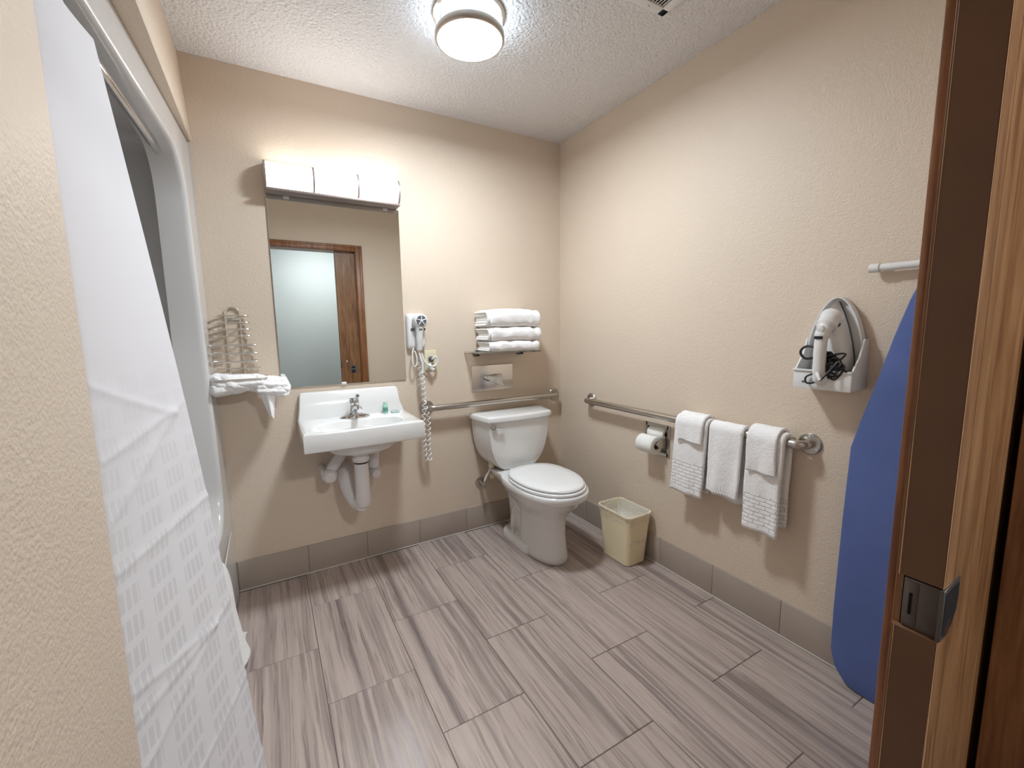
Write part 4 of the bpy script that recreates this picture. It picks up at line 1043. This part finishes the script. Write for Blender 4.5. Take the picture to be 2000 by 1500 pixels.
# hood rim round the arch
ar = arch(0.086, 1.04, 1.352)[1:]
rim = MB(); k = len(ar)
rim.rings([[(-0.001, u, v), (-0.036, u, v), (-0.036, IYC+(u-IYC)*0.94, v-0.003), (-0.001, IYC+(u-IYC)*0.94, v-0.003)] for u, v in ar[0:1]+ar[1:]], True, True)
rim.build('hood_rim', 'plastic', ih, ang=50)
b = MB().box(-0.100, -0.001, IYC-0.086, IYC+0.086, 1.040, 1.046, bev=0.002).box(-0.106, -0.100, IYC-0.088, IYC+0.088, 1.038, 1.104, bev=0.002).box(-0.112, -0.100, IYC-0.090, IYC+0.090, 1.100, 1.106, bev=0.002)
b.build('tray', 'plastic', ih)
for s in (-1, 1):
    MB().prism([(-0.001, 1.042), (-0.104, 1.042), (-0.104, 1.100), (-0.060, 1.15), (-0.034, 1.21), (-0.001, 1.21)], 'y', IYC+s*0.086-0.003, IYC+s*0.086+0.003).bevel(0.001, 1).build('cheek', 'plastic', ih)
MB().lathe([(0, -0.002), (0.004, -0.002), (0.004, 0.001)], (-0.106, IYC+0.055, 1.062), 'x', 10).build('screw', 'greydark', ih)
ir = thing('clothes_iron', (-0.06, IYC, 1.0465), 'white clothes iron standing nose up in the wall holder', 'iron')
def drop(sc, zt=1.338, zbm=1.052, yc=IYC, hw=0.060):
    zc = 1.16; out = []
    L = [(0.0, zt), (0.10, zt-0.012), (0.30, zt-0.040), (0.56, zt-0.085), (0.80, zt-0.14), (0.95, zt-0.195), (1.0, zt-0.24), (0.97, zbm+0.012), (0.86, zbm)]
    for a, z in L: out.append((yc-hw*a*sc, zc+(z-zc)*(0.6+0.4*sc)))
    for a, z in L[::-1][:-1]: out.append((yc+hw*a*sc, zc+(z-zc)*(0.6+0.4*sc)))
    return out
MB().rings([[(x, u, v) for u, v in drop(s)] for x, s in ((-0.012, 0.98), (-0.0125, 1.0), (-0.022, 1.0), (-0.0225, 0.98))]).build('soleplate', 'greydark', ir)
MB().rings([[(x, u, v) for u, v in drop(s)] for x, s in ((-0.0225, 0.96), (-0.024, 1.0), (-0.045, 0.96), (-0.060, 0.86), (-0.070, 0.70), (-0.075, 0.45))]).build('body', 'plastic', ir, ang=45)
MB().tube(smoothpath([(-0.060, IYC, 1.285), (-0.085, IYC, 1.268), (-0.112, IYC, 1.238), (-0.124, IYC, 1.200), (-0.124, IYC, 1.14), (-0.120, IYC, 1.095), (-0.100, IYC, 1.072), (-0.060, IYC, 1.064)], 6), [0.034]*4+[0.030]*6+[0.022]*6+[0.0185]*16+[0.022]*6+[0.026]*5, 16).build('handle', 'plastic', ir)
B(-0.1445, -0.139, IYC-0.012, IYC+0.012, 1.212, 1.222, bev=0.001).build('steam_button', 'black', ir)
MB().lathe([(0.0, -0.01), (0.011, -0.008), (0.011, 0.006), (0, 0.008)], (-0.130, IYC, 1.246), 'x', 16).build('dial', 'plastic', ir)
MB().prism([(IYC-0.022+0.005*math.cos(a), 1.262+0.011*math.sin(a)) for a in [2*PI*j/16 for j in range(16)]], 'x', -0.0690, -0.06).build('thermostat_lamp', 'greydark', ir)
MB().tube(smoothpath([(-0.122, IYC+0.005, 1.108), (-0.138, IYC-0.004, 1.095), (-0.150, IYC-0.018, 1.075)], 4), [0.008]*3+[0.007]*3+[0.0055]*3, 10).build('cord_guard', 'plastic', ir)
random.seed(11)
pts = [(-0.150, IYC-0.018, 1.075)]
for k in range(15):
    a0 = random.uniform(0, 2*PI)
    cy = IYC-0.030+random.uniform(-0.014, 0.010); cz = 1.118+random.uniform(-0.022, 0.022); rr0 = random.uniform(0.014, 0.036)
    for j in range(3):
        a = a0+2.1*j; pts.append((-0.100-0.020*random.random(), cy+rr0*math.cos(a), cz+rr0*0.9*math.sin(a)))
cd = MB().tube(smoothpath(pts, 6), 0.0032, 7).build('power_cord', 'black', ir)
MB().tube(smoothpath([(-0.10, IYC-0.03, 1.15), (-0.09, IYC+0.01, 1.175), (-0.085, IYC+0.06, 1.185), (-0.09, IYC+0.078, 1.165), (-0.09, IYC+0.060, 1.142), (-0.09, IYC+0.02, 1.15)], 6), 0.0042, 8).build('cord_loop', 'black', ir)
MB().tube(smoothpath([(-0.112, IYC-0.02, 1.10), (-0.118, IYC+0.01, 1.066), (-0.118, IYC+0.038, 1.060), (-0.116, IYC+0.04, 1.082), (-0.11, IYC+0.0, 1.10)], 6), 0.0032, 7).build('cord_loop', 'black', ir)
MB().lathe([(0, -0.02), (0.012, -0.016), (0.019, 0), (0.012, 0.020), (0, 0.024)], (-0.095, IYC-0.008, 1.135), 'z', 14).build('cord_bundle', 'black', ir)

# ================================================================== IRONING BOARD
ibd = thing('ironing_board', (-0.06, -1.905, 0), 'blue ironing board standing upright against the wall beside the door', 'ironing board')
BY = -1.905
prof = [(0.0, 0.0), (0.10, 0.002), (0.135, 0.018), (0.165, 0.055), (0.180, 0.11), (0.182, 0.27), (0.178, 0.60), (0.172, 0.85), (0.150, 0.95), (0.116, 1.085), (0.085, 1.22), (0.055, 1.33), (0.035, 1.385), (0.0, 1.41)]
def bd(sc, dx): return [(dx, BY+a*sc, 0.705+(z-0.705)*(1-(1-sc)*0.2)) for a, z in prof]+[(dx, BY-a*sc, 0.705+(z-0.705)*(1-(1-sc)*0.2)) for a, z in prof[::-1][1:-1]]
MB().rings([bd(0.95, -0.047), bd(1.0, -0.052), bd(1.0, -0.066), bd(0.985, -0.072), bd(0.93, -0.0745)]).build('padded_cover', 'blue', ibd, ang=40)
MB().tube([(-0.030, -1.735, 1.436), (-0.030, -2.075, 1.436)], 0.0115, 16).build('foot_bar', 'plastic', ibd)
for y, d in ((-1.735, 1), (-2.075, -1)):
    MB().tube([(-0.030, y-d*0.020, 1.436), (-0.030, y+d*0.006, 1.436)], 0.0145, 16).build('foot_cap', 'plastic', ibd)
for s in (-1, 1):
    MB().tube([(-0.030, BY-0.03+s*0.028, 1.436), (-0.030, BY-0.03+s*0.028, 0.45)], 0.010, 12).build('leg_tube', 'plastic', ibd)
    MB().tube([(-0.030, BY+s*0.09, 0.95), (-0.030, BY+s*0.12, 0.10)], 0.010, 12).build('leg_tube', 'plastic', ibd)
